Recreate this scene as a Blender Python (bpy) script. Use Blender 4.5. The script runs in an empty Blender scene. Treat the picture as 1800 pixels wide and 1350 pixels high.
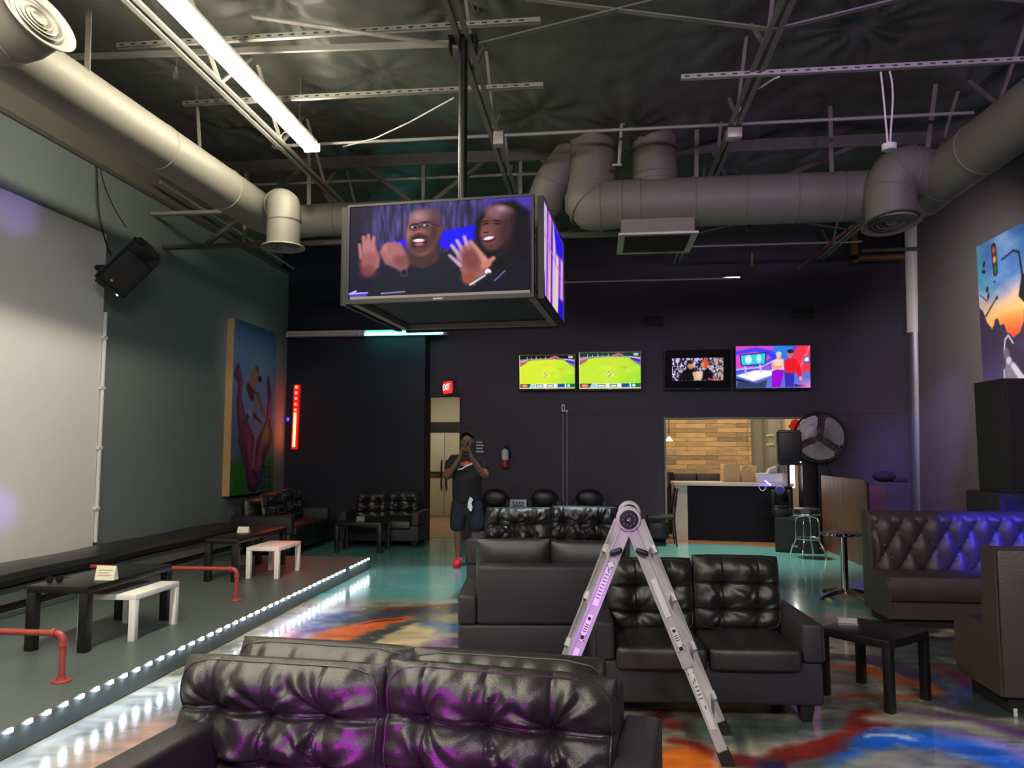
import bpy, bmesh, math, random
import numpy as np
from mathutils import Vector, Matrix, Euler
random.seed(7)
SC = bpy.context.scene
COL = SC.collection
PI = math.pi
# ------------------------------------------------------------------ camera
F = 1352.0
PITCH = math.atan(115/F); YAW = math.atan(150/F*math.cos(PITCH)); EYE = Vector((0,0,1.55))
cam_d = bpy.data.cameras.new('camera'); cam = bpy.data.objects.new('camera', cam_d); COL.objects.link(cam)
cam.location = EYE; cam.rotation_euler = (PI/2+PITCH, 0, YAW)
cam_d.sensor_width = 36; cam_d.lens = F/1800*36; cam_d.clip_start = .05; cam_d.clip_end = 200
SC.camera = cam
RM = Euler((PI/2+PITCH, 0, YAW)).to_matrix()
def ray(u, v): return RM @ Vector(((u-900)/F, (675-v)/F, -1))
def PY(u, v, y): r = ray(u, v); return EYE + r*(y/r.y)
def PX(u, v, x): r = ray(u, v); return EYE + r*(x/r.x)
def PZ(u, v, z): r = ray(u, v); return EYE + r*((z-EYE.z)/r.z)
def PD(u, v, d): return EYE + ray(u, v)*d
vs = SC.view_settings
vs.view_transform = 'Standard'; vs.look = 'None'; vs.gamma = 1; vs.exposure = 1.0; vs.use_curve_mapping = False
SC.cycles.use_denoising = True
SC.cycles.sample_clamp_indirect = 6; SC.cycles.caustics_reflective = False; SC.cycles.caustics_refractive = False
# ------------------------------------------------------------------ materials
def s2l(c):
    return tuple((x/12.92 if x <= .04045 else ((x+.055)/1.055)**2.4) for x in (v/255 for v in c))
def mat(name, col, rough=.6, metal=0, spec=.5, noise=0., nscale=6, bump=0., bscale=120, emit=None, es=0, coat=0, alpha=1, trans=0, stretch=None):
    m = bpy.data.materials.new(name); m.use_nodes = True
    nt = m.node_tree; p = nt.nodes['Principled BSDF']
    c = (*col, 1)
    p.inputs['Base Color'].default_value = c; p.inputs['Roughness'].default_value = rough
    p.inputs['Metallic'].default_value = metal; p.inputs['Specular IOR Level'].default_value = spec
    p.inputs['Coat Weight'].default_value = coat; p.inputs['Coat Roughness'].default_value = .08
    p.inputs['Alpha'].default_value = alpha; p.inputs['Transmission Weight'].default_value = trans
    if emit: p.inputs['Emission Color'].default_value = (*emit, 1); p.inputs['Emission Strength'].default_value = es
    if noise or bump:
        tc = nt.nodes.new('ShaderNodeTexCoord'); src = tc.outputs['Object']
        if stretch:
            mp = nt.nodes.new('ShaderNodeMapping'); mp.inputs['Scale'].default_value = stretch
            nt.links.new(src, mp.inputs[0]); src = mp.outputs[0]
    if noise:
        n = nt.nodes.new('ShaderNodeTexNoise'); n.inputs['Scale'].default_value = nscale; n.inputs['Detail'].default_value = 6
        nt.links.new(src, n.inputs['Vector'])
        mx = nt.nodes.new('ShaderNodeMix'); mx.data_type = 'RGBA'
        mx.inputs[6].default_value = tuple(max(0, x*(1-noise)) for x in col)+(1,)
        mx.inputs[7].default_value = tuple(min(1, x*(1+noise)) for x in col)+(1,)
        nt.links.new(n.outputs['Fac'], mx.inputs[0]); nt.links.new(mx.outputs[2], p.inputs['Base Color'])
    if bump:
        n2 = nt.nodes.new('ShaderNodeTexNoise'); n2.inputs['Scale'].default_value = bscale; n2.inputs['Detail'].default_value = 4
        nt.links.new(src, n2.inputs['Vector'])
        b = nt.nodes.new('ShaderNodeBump'); b.inputs['Strength'].default_value = bump; b.inputs['Distance'].default_value = .01
        nt.links.new(n2.outputs['Fac'], b.inputs['Height']); nt.links.new(b.outputs[0], p.inputs['Normal'])
    return m
def vmat(name, rough=.5, emit=0., spec=.4, coat=0., bump=0, bscale=40):
    m = mat(name, (.5,.5,.5), rough, spec=spec, coat=coat, bump=bump, bscale=bscale); nt = m.node_tree; p = nt.nodes['Principled BSDF']
    a = nt.nodes.new('ShaderNodeVertexColor'); a.layer_name = 'Col'
    if emit:
        p.inputs['Base Color'].default_value = (.005,.005,.005,1)
        nt.links.new(a.outputs['Color'], p.inputs['Emission Color']); p.inputs['Emission Strength'].default_value = emit
    else: nt.links.new(a.outputs['Color'], p.inputs['Base Color'])
    return m
M = {}
M['leather'] = mat('black leather', (.013,.0125,.012), .40, spec=.85, bump=.22, bscale=240, noise=.25, nscale=5)
M['leather2'] = mat('aged black leather', (.013,.0125,.013), .36, spec=.6, bump=.2, bscale=160)
M['vinylbrown'] = mat('dark brown vinyl', (.062,.048,.044), .42, spec=.5, bump=.25, bscale=130, noise=.25)
M['sofafab'] = mat('black sofa side vinyl', (.030,.027,.033), .5, spec=.4, bump=.2, bscale=300)
M['blackwood'] = mat('black lacquered wood', (.008,.0075,.008), .38, noise=.3, nscale=20)
M['whitewood'] = mat('white lacquered wood', (.9,.88,.83), .4, noise=.04, nscale=9)
M['black'] = mat('matte black', (.011,.011,.012), .6, noise=.2)
M['blackplastic'] = mat('black plastic', (.008,.008,.009), .45, bump=.1, bscale=200)
M['duct'] = mat('painted duct', (.175,.162,.135), .55, noise=.07, nscale=4, bump=.05, bscale=15)
M['ductdark'] = mat('duct grille grey', (.10,.093,.082), .5, noise=.1)
M['steel'] = mat('grey painted steel', (.24,.22,.20), .5, noise=.2, nscale=8)
M['steeldark'] = mat('dark painted steel', (.10,.09,.085), .55, noise=.25, nscale=8)
M['strut'] = mat('galvanised strut', (.42,.40,.36), .45, metal=.3, noise=.15)
M['chrome'] = mat('chrome', (.72,.72,.74), .16, metal=1, noise=.03)
M['alu'] = mat('brushed aluminium', (.56,.54,.57), .42, metal=.3, noise=.06, nscale=40, bump=.05, bscale=90)
M['galv'] = mat('bare metal pipe', (.40,.41,.44), .33, metal=.8, noise=.12, nscale=7)
M['redpipe'] = mat('red painted pipe', (.36,.055,.045), .42, noise=.35, nscale=30)
M['greywall'] = mat('grey wall paint', (.18,.21,.212), .7, noise=.08, nscale=1.3, bump=.18, bscale=26)
M['screenwall'] = mat('pale screen paint', (.82,.81,.80), .7, noise=.03, nscale=2)
M['navywall'] = mat('dark navy wall paint', (.008,.012,.025), .65, noise=.15, nscale=2, bump=.1, bscale=30)
M['purplewall'] = mat('charcoal violet wall paint', (.047,.037,.056), .65, noise=.12, nscale=2, bump=.1, bscale=30)
M['brownwall'] = mat('brown grey wall paint', (.095,.078,.078), .7, noise=.1, nscale=2, bump=.12, bscale=30)
M['upperwall'] = mat('bare upper wall', (.21,.185,.15), .8, noise=.2, nscale=2)
M['stagegrey'] = mat('stage grey paint', (.085,.108,.108), .42, noise=.12, nscale=2.2, bump=.06, bscale=60)
M['cream'] = mat('cream door paint', (.58,.52,.38), .5, noise=.05)
M['plywood'] = mat('raw plywood', (.28,.11,.05), .7, noise=.3, nscale=12, stretch=(1,1,6))
M['palewood'] = mat('pale timber edge', (.55,.36,.15), .6, noise=.3, nscale=10, stretch=(6,6,1))
M['white'] = mat('white paint', (.72,.72,.70), .5, noise=.04)
M['whiteplastic'] = mat('white plastic', (.68,.67,.64), .4, noise=.03)
M['paper'] = mat('ivory card', (.80,.76,.60), .6, noise=.04)
M['ink'] = mat('dark ink', (.02,.02,.022), .6, noise=.1)
M['card'] = mat('cardboard', (.72,.52,.29), .8, noise=.1, nscale=20)
M['tape'] = mat('packing tape', (.75,.62,.42), .3, noise=.05)
M['red'] = mat('red enamel', (.50,.02,.02), .35, noise=.1)
M['orange'] = mat('bright orange print', (.75,.13,.04), .6, noise=.1)
M['skin'] = mat('brown skin', (.15,.072,.045), .5, noise=.12, nscale=15)
M['navycloth'] = mat('navy cloth', (.009,.010,.022), .85, noise=.2, nscale=30, bump=.2, bscale=80)
M['blackcloth'] = mat('black cloth', (.007,.007,.009), .85, noise=.2, nscale=30, bump=.2, bscale=80)
M['redshoe'] = mat('red knit shoe', (.72,.03,.04), .6, noise=.15, nscale=60)
M['hair'] = mat('black hair', (.006,.005,.005), .6, noise=.2)
M['glass'] = mat('dark glass', (.01,.01,.012), .08, noise=.02)
M['acrylic'] = mat('clear acrylic', (.85,.85,.88), .08, trans=.75, noise=.02)
M['woodplank'] = None
def emis(name, col, s, base=(.1,.1,.1)): return mat(name, base, .4, emit=col, es=s, noise=.01)
# ------------------------------------------------------------------ mesh helpers
def NB(): return bmesh.new()
def frame(d):
    d = Vector(d).normalized(); a = Vector((0,0,1)) if abs(d.z) < .95 else Vector((1,0,0))
    x = a.cross(d).normalized(); return x, d.cross(x).normalized()
def box(bm, c, s, rot=None, bev=0, seg=2):
    r = bmesh.ops.create_cube(bm, size=1.0); vv = r['verts']
    bmesh.ops.scale(bm, vec=Vector(s), verts=vv)
    if bev:
        es = list({e for v in vv for e in v.link_edges})
        q = bmesh.ops.bevel(bm, geom=es, offset=bev, segments=seg, affect='EDGES', profile=.5)
        vv = list({v for f in q['faces'] for v in f.verts} | {v for v in vv if v.is_valid})
    if rot: bmesh.ops.rotate(bm, cent=(0,0,0), matrix=Euler(rot).to_matrix(), verts=vv)
    bmesh.ops.translate(bm, vec=Vector(c), verts=vv)
    return vv
def bx(bm, x0, x1, y0, y1, z0, z1, bev=0, seg=2): return box(bm, ((x0+x1)/2,(y0+y1)/2,(z0+z1)/2), (abs(x1-x0),abs(y1-y0),abs(z1-z0)), None, bev, seg)
def ring(bm, c, x, y, r, n, r2=None):
    return [bm.verts.new(Vector(c)+x*(math.cos(2*PI*i/n)*r)+y*(math.sin(2*PI*i/n)*(r2 or r))) for i in range(n)]
def skinrings(bm, rings, cap=True, closed=False):
    k = len(rings)
    for i in range(k if closed else k-1):
        a, b = rings[i], rings[(i+1) % k]; n = len(a)
        for j in range(n): bm.faces.new((a[j], a[(j+1) % n], b[(j+1) % n], b[j]))
    if cap and not closed:
        bm.faces.new(list(reversed(rings[0]))); bm.faces.new(rings[-1])
def tube(bm, pts, r, n=12, cap=True):
    pts = [Vector(p) for p in pts]; rs = r if isinstance(r, (list, tuple)) else [r]*len(pts)
    T = []
    for i in range(len(pts)):
        a = pts[max(i-1,0)]; b = pts[min(i+1,len(pts)-1)]; T.append((b-a).normalized())
    x, y = frame(T[0]); R = []
    for i, p in enumerate(pts):
        if i:
            q = T[i-1].rotation_difference(T[i]); x = q @ x; y = q @ y
        R.append(ring(bm, p, x, y, rs[i], n))
    skinrings(bm, R, cap)
def cyl(bm, a, b, r, n=16, r2=None): tube(bm, [a, b], [r, r if r2 is None else r2], n)
def lathe(bm, prof, c=(0,0,0), d=(0,0,1), n=24):
    x, y = frame(d); d = Vector(d).normalized(); c = Vector(c)
    R = [ring(bm, c+d*h, x, y, max(r,1e-4), n) for r, h in prof]
    skinrings(bm, R, True)
def prism(bm, poly, vec):
    a = [bm.verts.new(Vector(p)) for p in poly]; b = [bm.verts.new(Vector(p)+Vector(vec)) for p in poly]
    n = len(a); bm.faces.new(list(reversed(a))); bm.faces.new(b)
    for i in range(n): bm.faces.new((a[i], a[(i+1) % n], b[(i+1) % n], b[i]))
def bar(bm, a, b, w, h, up=(0,0,1)):
    a = Vector(a); b = Vector(b); d = (b-a).normalized(); up = Vector(up)
    x = d.cross(up)
    if x.length < 1e-3: x = d.cross(Vector((1,0,0)))
    x.normalize(); y = x.cross(d)
    R = [[bm.verts.new(p + x*sx*w/2 + y*sy*h/2) for sx, sy in ((-1,-1),(1,-1),(1,1),(-1,1))] for p in (a, b)]
    skinrings(bm, R)
def sphere(bm, c, r, n=16, sc=(1,1,1)):
    q = bmesh.ops.create_uvsphere(bm, u_segments=n, v_segments=max(6,n//2), radius=r)
    bmesh.ops.scale(bm, vec=Vector(sc), verts=q['verts']); bmesh.ops.translate(bm, vec=Vector(c), verts=q['verts'])
def quad(bm, a, b, c, d): return bm.faces.new([bm.verts.new(Vector(p)) for p in (a,b,c,d)])
def arcp(c, r, a0, a1, n, e1, e2):
    c = Vector(c); e1 = Vector(e1); e2 = Vector(e2)
    return [c + e1*(r*math.cos(a0+(a1-a0)*i/n)) + e2*(r*math.sin(a0+(a1-a0)*i/n)) for i in range(n+1)]
def bez(p0, p1, p2, p3, n=12):
    p0, p1, p2, p3 = map(Vector, (p0,p1,p2,p3)); o = []
    for i in range(n+1):
        t = i/n; o.append(p0*(1-t)**3 + p1*3*t*(1-t)**2 + p2*3*t*t*(1-t) + p3*t**3)
    return o
def obj(name, bm, m, parent=None, smooth=True, world=False, angle=38):
    me = bpy.data.meshes.new(name)
    bmesh.ops.recalc_face_normals(bm, faces=bm.faces[:])
    bm.to_mesh(me); bm.free()
    if world and parent is not None: me.transform(wm(parent).inverted())
    if m: me.materials.append(m if not isinstance(m, str) else M[m])
    if smooth:
        me.polygons.foreach_set('use_smooth', [True]*len(me.polygons))
        me.set_sharp_from_angle(angle=math.radians(angle))
    o = bpy.data.objects.new(name, me); COL.objects.link(o)
    if parent is not None: o.parent = parent
    return o
def wm(o):
    m = Matrix.Translation(o.location) @ o.rotation_euler.to_matrix().to_4x4()
    return wm(o.parent) @ m if o.parent else m
def thing(name, label, cat, loc=(0,0,0), rz=0, group=None):
    o = bpy.data.objects.new(name, None); COL.objects.link(o); o.empty_display_size = .1
    o.location = loc; o.rotation_euler = (0,0,rz); o['label'] = label; o['category'] = cat
    if group: o['group'] = group
    return o
def tag(o, label, cat, group=None, kind=None):
    o['label'] = label; o['category'] = cat
    if group: o['group'] = group
    if kind: o['kind'] = kind
    return o
def solo(name, bm, m, label, cat, base, group=None, smooth=True, rz=0):
    """one-mesh thing; bm in world coordinates, origin moved to base"""
    o = obj(name, bm, m, None, smooth); b = Vector(base); o.data.transform(Matrix.Translation(-b)); o.location = b
    return tag(o, label, cat, group)
def struct(name, bm, m, smooth=False):
    o = obj(name, bm, m, None, smooth); o['kind'] = 'structure'; return o
def dup(root, loc, rz, label, group=None):
    r = root.copy(); COL.objects.link(r); r.location = loc; r.rotation_euler = (0,0,rz); r['label'] = label
    if group: r['group'] = group
    for ch in list(root.children):
        c = ch.copy(); COL.objects.link(c); c.parent = r
        for g in ch.children:
            d = g.copy(); COL.objects.link(d); d.parent = c
    return r
# ------------------------------------------------------------------ colour painting helpers (for screens and paintings)
rng = np.random.default_rng(5)
_lat = rng.random((256,256))
def vnoise(x, y):
    xi = np.floor(x).astype(int); yi = np.floor(y).astype(int); fx = x-xi; fy = y-yi
    fx = fx*fx*(3-2*fx); fy = fy*fy*(3-2*fy)
    g = lambda a, b: _lat[a % 256, b % 256]
    return (g(xi,yi)*(1-fx)+g(xi+1,yi)*fx)*(1-fy) + (g(xi,yi+1)*(1-fx)+g(xi+1,yi+1)*fx)*fy
def fbm(x, y, o=4):
    s = 0; a = .5
    for i in range(o): s = s + a*vnoise(x*2**i+17*i, y*2**i+9*i); a *= .5
    return s
class Ras:
    def __init__(s, X, Y, bg): s.X, s.Y = X, Y; s.C = np.zeros(X.shape+(3,)); s.C[:] = bg
    def put(s, m, col):
        m = np.clip(m, 0, 1)[..., None]; s.C = s.C*(1-m) + np.asarray(col, float)*m
    def ell(s, cx, cy, rx, ry, col, rot=0, soft=.01, a=1):
        c, q = math.cos(rot), math.sin(rot); dx, dy = s.X-cx, s.Y-cy
        d = (np.hypot((dx*c+dy*q)/rx, (-dx*q+dy*c)/ry)-1)*min(rx, ry); s.put(a*(.5-d/soft), col)
    def cap(s, p, q, r0, r1, col, soft=.01, a=1):
        px, py = p; dx, dy = q[0]-px, q[1]-py; L = dx*dx+dy*dy+1e-12
        t = np.clip(((s.X-px)*dx+(s.Y-py)*dy)/L, 0, 1)
        d = np.hypot(s.X-px-t*dx, s.Y-py-t*dy)-(r0+(r1-r0)*t); s.put(a*(.5-d/soft), col)
    def path(s, pts, rs, col, soft=.01, a=1):
        D = None
        for i in range(len(pts)-1):
            (px,py),(qx,qy) = pts[i], pts[i+1]; dx, dy = qx-px, qy-py; L = dx*dx+dy*dy+1e-12
            t = np.clip(((s.X-px)*dx+(s.Y-py)*dy)/L, 0, 1)
            d = np.hypot(s.X-px-t*dx, s.Y-py-t*dy)-(rs[i]+(rs[i+1]-rs[i])*t); D = d if D is None else np.minimum(D, d)
        s.put(a*(.5-D/soft), col)
    def poly(s, pts, col, soft=.01, a=1):
        n = len(pts); D = np.full(s.X.shape, 1e9); ins = np.zeros(s.X.shape, bool)
        for i in range(n):
            (px,py),(qx,qy) = pts[i], pts[(i+1) % n]; dx, dy = qx-px, qy-py; L = dx*dx+dy*dy+1e-12
            t = np.clip(((s.X-px)*dx+(s.Y-py)*dy)/L, 0, 1); D = np.minimum(D, np.hypot(s.X-px-t*dx, s.Y-py-t*dy))
            if abs(dy) > 1e-9:
                c = ((py > s.Y) != (qy > s.Y)) & (s.X < dx*(s.Y-py)/dy+px); ins ^= c
        s.put(a*(.5-np.where(ins, -D, D)/soft), col)
def grid_mesh(name, P00, ex, ey, nx, ny, cols, m, parent=None):
    """coloured grid; P00 corner, ex/ey full edge vectors, cols (ny,nx,3) sRGB 0-255 row 0 at P00"""
    P00, ex, ey = np.array(P00, float), np.array(ex, float), np.array(ey, float)
    a = np.linspace(0,1,nx); b = np.linspace(0,1,ny); A, B = np.meshgrid(a, b)
    V = P00 + A[...,None]*ex + B[...,None]*ey
    return grid_raw(name, V, cols, m, parent)
def grid_raw(name, V, cols, m, parent=None, smooth=True):
    ny, nx = V.shape[:2]
    idx = np.arange(nx*ny).reshape(ny,nx)
    q = np.stack([idx[:-1,:-1],idx[:-1,1:],idx[1:,1:],idx[1:,:-1]], -1).reshape(-1,4)
    me = bpy.data.meshes.new(name)
    me.vertices.add(nx*ny); me.vertices.foreach_set('co', V.reshape(-1).astype(np.float32))
    me.loops.add(q.size); me.loops.foreach_set('vertex_index', q.reshape(-1).astype(np.int32))
    me.polygons.add(len(q)); me.polygons.foreach_set('loop_start', np.arange(0,q.size,4,dtype=np.int32))
    me.polygons.foreach_set('loop_total', np.full(len(q),4,dtype=np.int32))
    me.update(calc_edges=True); me.validate()
    if smooth: me.polygons.foreach_set('use_smooth', [True]*len(me.polygons))
    if cols is not None:
        c = np.clip(np.asarray(cols, float)/255, 0, 1); lin = np.where(c <= .04045, c/12.92, ((c+.055)/1.055)**2.4)
        at = me.color_attributes.new('Col', 'FLOAT_COLOR', 'POINT')
        at.data.foreach_set('color', np.concatenate([lin, np.ones(lin.shape[:2]+(1,))], -1).reshape(-1).astype(np.float32))
    me.materials.append(m)
    o = bpy.data.objects.new(name, me); COL.objects.link(o)
    if parent is not None: o.parent = parent
    return o
def text_bm(s, size):
    cu = bpy.data.curves.new('t', 'FONT'); cu.body = s; cu.size = size; cu.align_x = 'CENTER'; cu.align_y = 'CENTER'; cu.extrude = size*.02
    o = bpy.data.objects.new('t', cu); COL.objects.link(o)
    me = o.to_mesh(); bm = NB(); bm.from_mesh(me); o.to_mesh_clear(); bpy.data.objects.remove(o); bpy.data.curves.remove(cu)
    return bm
def xf(bm, mtx): bmesh.ops.transform(bm, matrix=mtx, verts=bm.verts[:]); return bm
# ================================================================== SETTING
XL, XR, YB, YT = -5.4, 5.1, 12.9, 13.3      # side walls, navy back wall, TV wall
ZC = 5.24
# --- floor with painted epoxy
def floor_cols(X, Y):
    wx = X + 1.1*(fbm(X*.9+3, Y*.9+7)-.47) + .25*(fbm(X*3.1, Y*3.1)-.47); wy = Y + 1.3*(fbm(X*.8+31, Y*.8+11)-.47) + .25*(fbm(X*3+9, Y*3+5)-.47)
    n1 = fbm(wx*1.6+5, wy*1.6+2, 5); n2 = fbm(wx*.8+50, wy*.9+40, 4); n3 = fbm(wx*4, wy*5, 3)
    R = Ras(wx, wy, (120,118,104))
    R.put((n1-.42)*7, (168,160,140)); R.put((n2-.55)*9, (74,88,92)); R.put((.36-n2)*9, (64,78,76)); R.put((n3-.60)*8, (196,186,166)); R.put((.34-n1)*7, (120,104,112))
    def px(*pts): return [tuple(PZ(u, v, 0)[:2]) for u, v in pts]
    R.X = X + .07*(fbm(X*9, Y*9, 3)-.45) + .16*(fbm(X*3.1, Y*3.1)-.47) + .2*(fbm(X*1.1, Y*1.1)-.47); R.Y = Y + .07*(fbm(X*9+4, Y*9+8, 3)-.45) + .16*(fbm(X*3+9, Y*3+5)-.47) + .2*(fbm(X*1.2+8, Y*1.1+3)-.47)
    # strokes between the stage and the loveseats, with led light painted in by the edge
    R.path(px((470,1170),(560,1085),(640,1056)), [.22,.26,.1], (206,196,214), soft=.25, a=.85)  # lavender near the stage: led light painted into the floor
    R.path(px((640,1092),(700,1078),(790,1072)), [.10,.16,.22], (70,76,92), soft=.2)
    R.path(px((690,1072),(790,1068)), [.05,.07], (122,52,36), soft=.1)
    R.path(px((540,1100),(580,1088),(610,1080)), [.14,.2,.1], (74,98,170), soft=.2)
    R.path(px((500,1125),(570,1105)), [.06,.10], (110,84,190), soft=.12)
    R.path(px((560,1135),(620,1110),(670,1095),(715,1086)), [.16,.20,.15,.05], (232,112,52), soft=.08)
    R.path(px((640,1098),(700,1089)), [.03,.05], (150,48,30), soft=.06)
    R.path(px((640,1130),(690,1112),(740,1098)), [.16,.15,.10], (76,78,84), soft=.12)
    R.path(px((680,1142),(720,1120),(745,1100)), [.14,.20,.10], (226,206,164), soft=.06)
    R.path(px((765,1098),(790,1104)), [.12,.16], (46,110,178), soft=.08)
    R.path(px((720,1145),(790,1124)), [.05,.09], (104,60,140), soft=.1)
    R.path(px((560,1058),(700,1056)), [.05,.06], (206,150,126), soft=.1, a=.7)
    R.path(px((60,1335),(180,1260),(280,1205)), [.14,.14,.14], (200,214,226), soft=.3, a=.8)  # pale blue along the stage edge: painted led light
    R.path(px((215,1335),(300,1268)), [.16,.12], (214,160,140), soft=.3, a=.8)
    # strokes at the right of the ladder
    R.path(px((1150,1275),(1250,1290),(1380,1285),(1470,1270)), [.12,.16,.18,.10], (92,104,98), soft=.15)
    R.path(px((1150,1255),(1180,1275)), [.05,.08], (120,40,34), soft=.08)
    R.path(px((1180,1300),(1260,1325),(1350,1338),(1440,1325),(1500,1300),(1525,1262)), [.04,.06,.07,.08,.10,.12], (142,44,32), soft=.05)
    R.path(px((1140,1345),(1190,1325),(1230,1345)), [.12,.13,.10], (232,122,40), soft=.07)
    R.path(px((1310,1360),(1360,1344)), [.05,.08], (52,40,92), soft=.06)
    R.path(px((1535,1270),(1600,1265),(1700,1275),(1790,1310)), [.06,.12,.16,.10], (196,190,160), soft=.1)
    R.path(px((1600,1255),(1700,1262),(1790,1290)), [.04,.06,.08], (112,78,124), soft=.14)
    R.path(px((1480,1345),(1560,1300),(1640,1305),(1800,1345)), [.04,.13,.15,.16], (34,104,196), soft=.09)
    R.path(px((1530,1298),(1590,1300)), [.015,.02], (214,220,214), soft=.03)
    R.path(px((1480,1360),(1560,1335),(1650,1345)), [.06,.10,.10], (150,152,134), soft=.1)
    R.path(px((1650,1290),(1740,1310),(1800,1330)), [.05,.07,.08], (150,140,196), soft=.12)
    R.path(px((1440,1170),(1520,1178),(1600,1198),(1640,1215)), [.06,.10,.10,.05], (214,110,44), soft=.05)
    R.path(px((1470,1160),(1540,1162),(1610,1185)), [.05,.10,.11], (66,52,100), soft=.06)
    R.path(px((1640,1172),(1720,1205)), [.05,.13], (132,36,38), soft=.06)
    R.path(px((1490,1225),(1560,1222),(1620,1220)), [.05,.06,.05], (178,98,50), soft=.08)
    st = fbm(X*3+2.5*fbm(X*1.3,Y*1.3), Y*12+6*fbm(X*1.1+9,Y*1.1), 4); R.C *= (.72+.6*st)[...,None]
    R.put((fbm(X*7+30,Y*13+3*X,4)-.60)*2.5, (206,204,196)); R.put((.33-fbm(X*5+60,Y*9+8,4))*2.5, (40,44,52))
    R.X, R.Y = X, Y
    # teal dance floor beyond the mural, brown strip by the bar, concrete at the stage edge, lamplit yellow by the corridor
    b = 7.75 - .35*np.clip((X-1)/2, 0, 1) + .25*(fbm(X*1.5, Y*.6)-.47)
    R.put((Y-b)/.05+.5, (96,160,152)); t = fbm(X*1.2+3, Y*1.2, 5)
    R.put(((Y-b)/.05+.5).clip(0,1)*(t-.35)*.6, (128,184,172))
    R.put(((Y-b)/.05).clip(0,1)*((.2-abs(Y-b-.08))/.2).clip(0,1)*.8, (186,160,130))
    d = (Y-13.05) + (X-2.2)*.55*np.where(X > 2.2, 1, .12)
    R.put((d/.03+.5)*(X > .9), (170,120,80))
    R.put((Y-13.0)/.03*(X < -1.8), (176,150,92))  # yellow at the corridor: warm lamplight painted into the floor
    s = X + 2.99; R.put((.05-s)/.03*(Y < b)*.7, (206,194,160))
    return R.C
gx = np.arange(-5.4, 5.35, .03); gy = np.arange(1.2, 13.5, .03)
GX, GY = np.meshgrid(gx, gy)
fl = grid_raw('floor', np.dstack([GX, GY, np.zeros_like(GX)]), floor_cols(GX, GY), vmat('painted epoxy floor', .13, spec=.55, coat=.35, bump=.03, bscale=14)); fl['kind'] = 'structure'
p_ = fl.data.materials[0].node_tree
_n = p_.nodes.new('ShaderNodeTexNoise'); _n.inputs['Scale'].default_value = 3; _m = p_.nodes.new('ShaderNodeMapRange')
_m.inputs[3].default_value = .13; _m.inputs[4].default_value = .30; p_.links.new(_n.outputs['Fac'], _m.inputs[0]); p_.links.new(_m.outputs[0], p_.nodes['Principled BSDF'].inputs['Roughness'])
bm = NB(); quad(bm, (XL,-3.5,0),(XR,-3.5,0),(XR,1.2,0),(XL,1.2,0)); struct('floor_entrance', bm, mat('plain epoxy floor', (.12,.12,.10), .2, noise=.4, nscale=2))
bm = NB(); quad(bm, (-6.2,13.47,0),(7.5,13.47,0),(7.5,19,0),(-6.2,19,0)); struct('floor_bar', bm, mat('brown bar floor', (.35,.21,.12), .4, noise=.2))
# --- stage platform
bm = NB(); bx(bm, XL+.01, -2.97, -3.4, 9.95, 0.002, .15, .008); o = struct('floor_stage', bm, 'stagegrey')
# --- walls
bm = NB(); bx(bm, XL-.2, XL, -3.5, YB+.2, 0, 4.66); struct('wall_left', bm, 'greywall')
bm = NB(); bx(bm, XL-.3, XL-.12, -3.5, YB+.4, 4.66, ZC+.4); struct('wall_left_upper', bm, 'upperwall')
bm = NB(); bx(bm, XL-.14, XL+.03, -3.5, YB, 4.62, 4.67, .006); struct('trim_1', bm, 'steeldark')
bm = NB(); bx(bm, XL, XL+.035, 1.0, 7.79, .50, 3.92, .006); struct('wall_left_screen', bm, 'screenwall')
bm = NB(); bx(bm, XL-.2, -2.93, YB, YB+.5, 0, ZC+.3); struct('wall_back_left', bm, 'navywall')
# TV wall with two openings: door recess (x<-2.38,z<2.47) and bar opening
bx0, bx1, bz = PY(1170,737,YT).x, PY(1441,900,YT).x, PY(1170,737,YT).z
dz = PY(808,697,YT).z; dxr = PY(808,697,YT).x
bm = NB()
bx(bm, -3.6, dxr, YT, YT+.2, dz, ZC+.3); bx(bm, dxr, bx0, YT, YT+.2, 0, ZC+.3); bx(bm, bx0, bx1, YT, YT+.2, bz, ZC+.3); bx(bm, bx1, XR+.2, YT, YT+.2, 0, ZC+.3)
struct('wall_back', bm, 'purplewall')
bm = NB(); z_ = bz+.08; bx(bm, PY(1000,733,YT).x, XR, YT-.012, YT, z_, z_+.02); struct('trim_2', bm, 'purplewall')
bm = NB(); bx(bm, bx0-.03, bx0, YT-.02, YT+.2, 0, bz+.03); bx(bm, bx0, bx1, YT-.015, YT+.2, bz, bz+.025); struct('trim_3', bm, mat('opening edge paint', (.3,.27,.24), .6, noise=.1))
bm = NB(); bx(bm, XR, XR+.2, -3.5, YT+.2, 0, ZC+.4); struct('wall_right', bm, 'brownwall')
bm = NB(); bx(bm, XR-.02, XR, 6.5, 10.5, 0, .12); struct('baseboard_right', bm, 'black')
# door recess room
bm = NB(); bx(bm, -6.2,-6.0,YT+.2,18.2,0,3.0); struct('wall_hall_left', bm, 'upperwall')
bm = NB(); bx(bm, -1.6,-1.4,YT+.2,18.2,0,3.0); struct('wall_hall_right', bm, 'upperwall')
bm = NB(); bx(bm, -6.2,-1.4,YT+.2,18.2,3.0,3.1); struct('ceiling_hall', bm, 'white')
D2 = 17.7
zt = PY(780,760,D2).z; zh = PY(780,742,D2).z; xm = PY(781,830,D2).x
bm = NB(); bx(bm, -6.0, xm-.92, D2, D2+.2, 0, 3.0); bx(bm, xm+.92, -1.6, D2, D2+.2, 0, 3.0); bx(bm, xm-.92, xm+.92, D2, D2+.2, zh, 3.0); struct('wall_hall_back', bm, 'cream')
bm = NB(); bx(bm, xm-.92, xm+.92, D2-.03, D2+.1, zt, zh, .005); struct('trim_4', bm, 'black')
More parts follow.
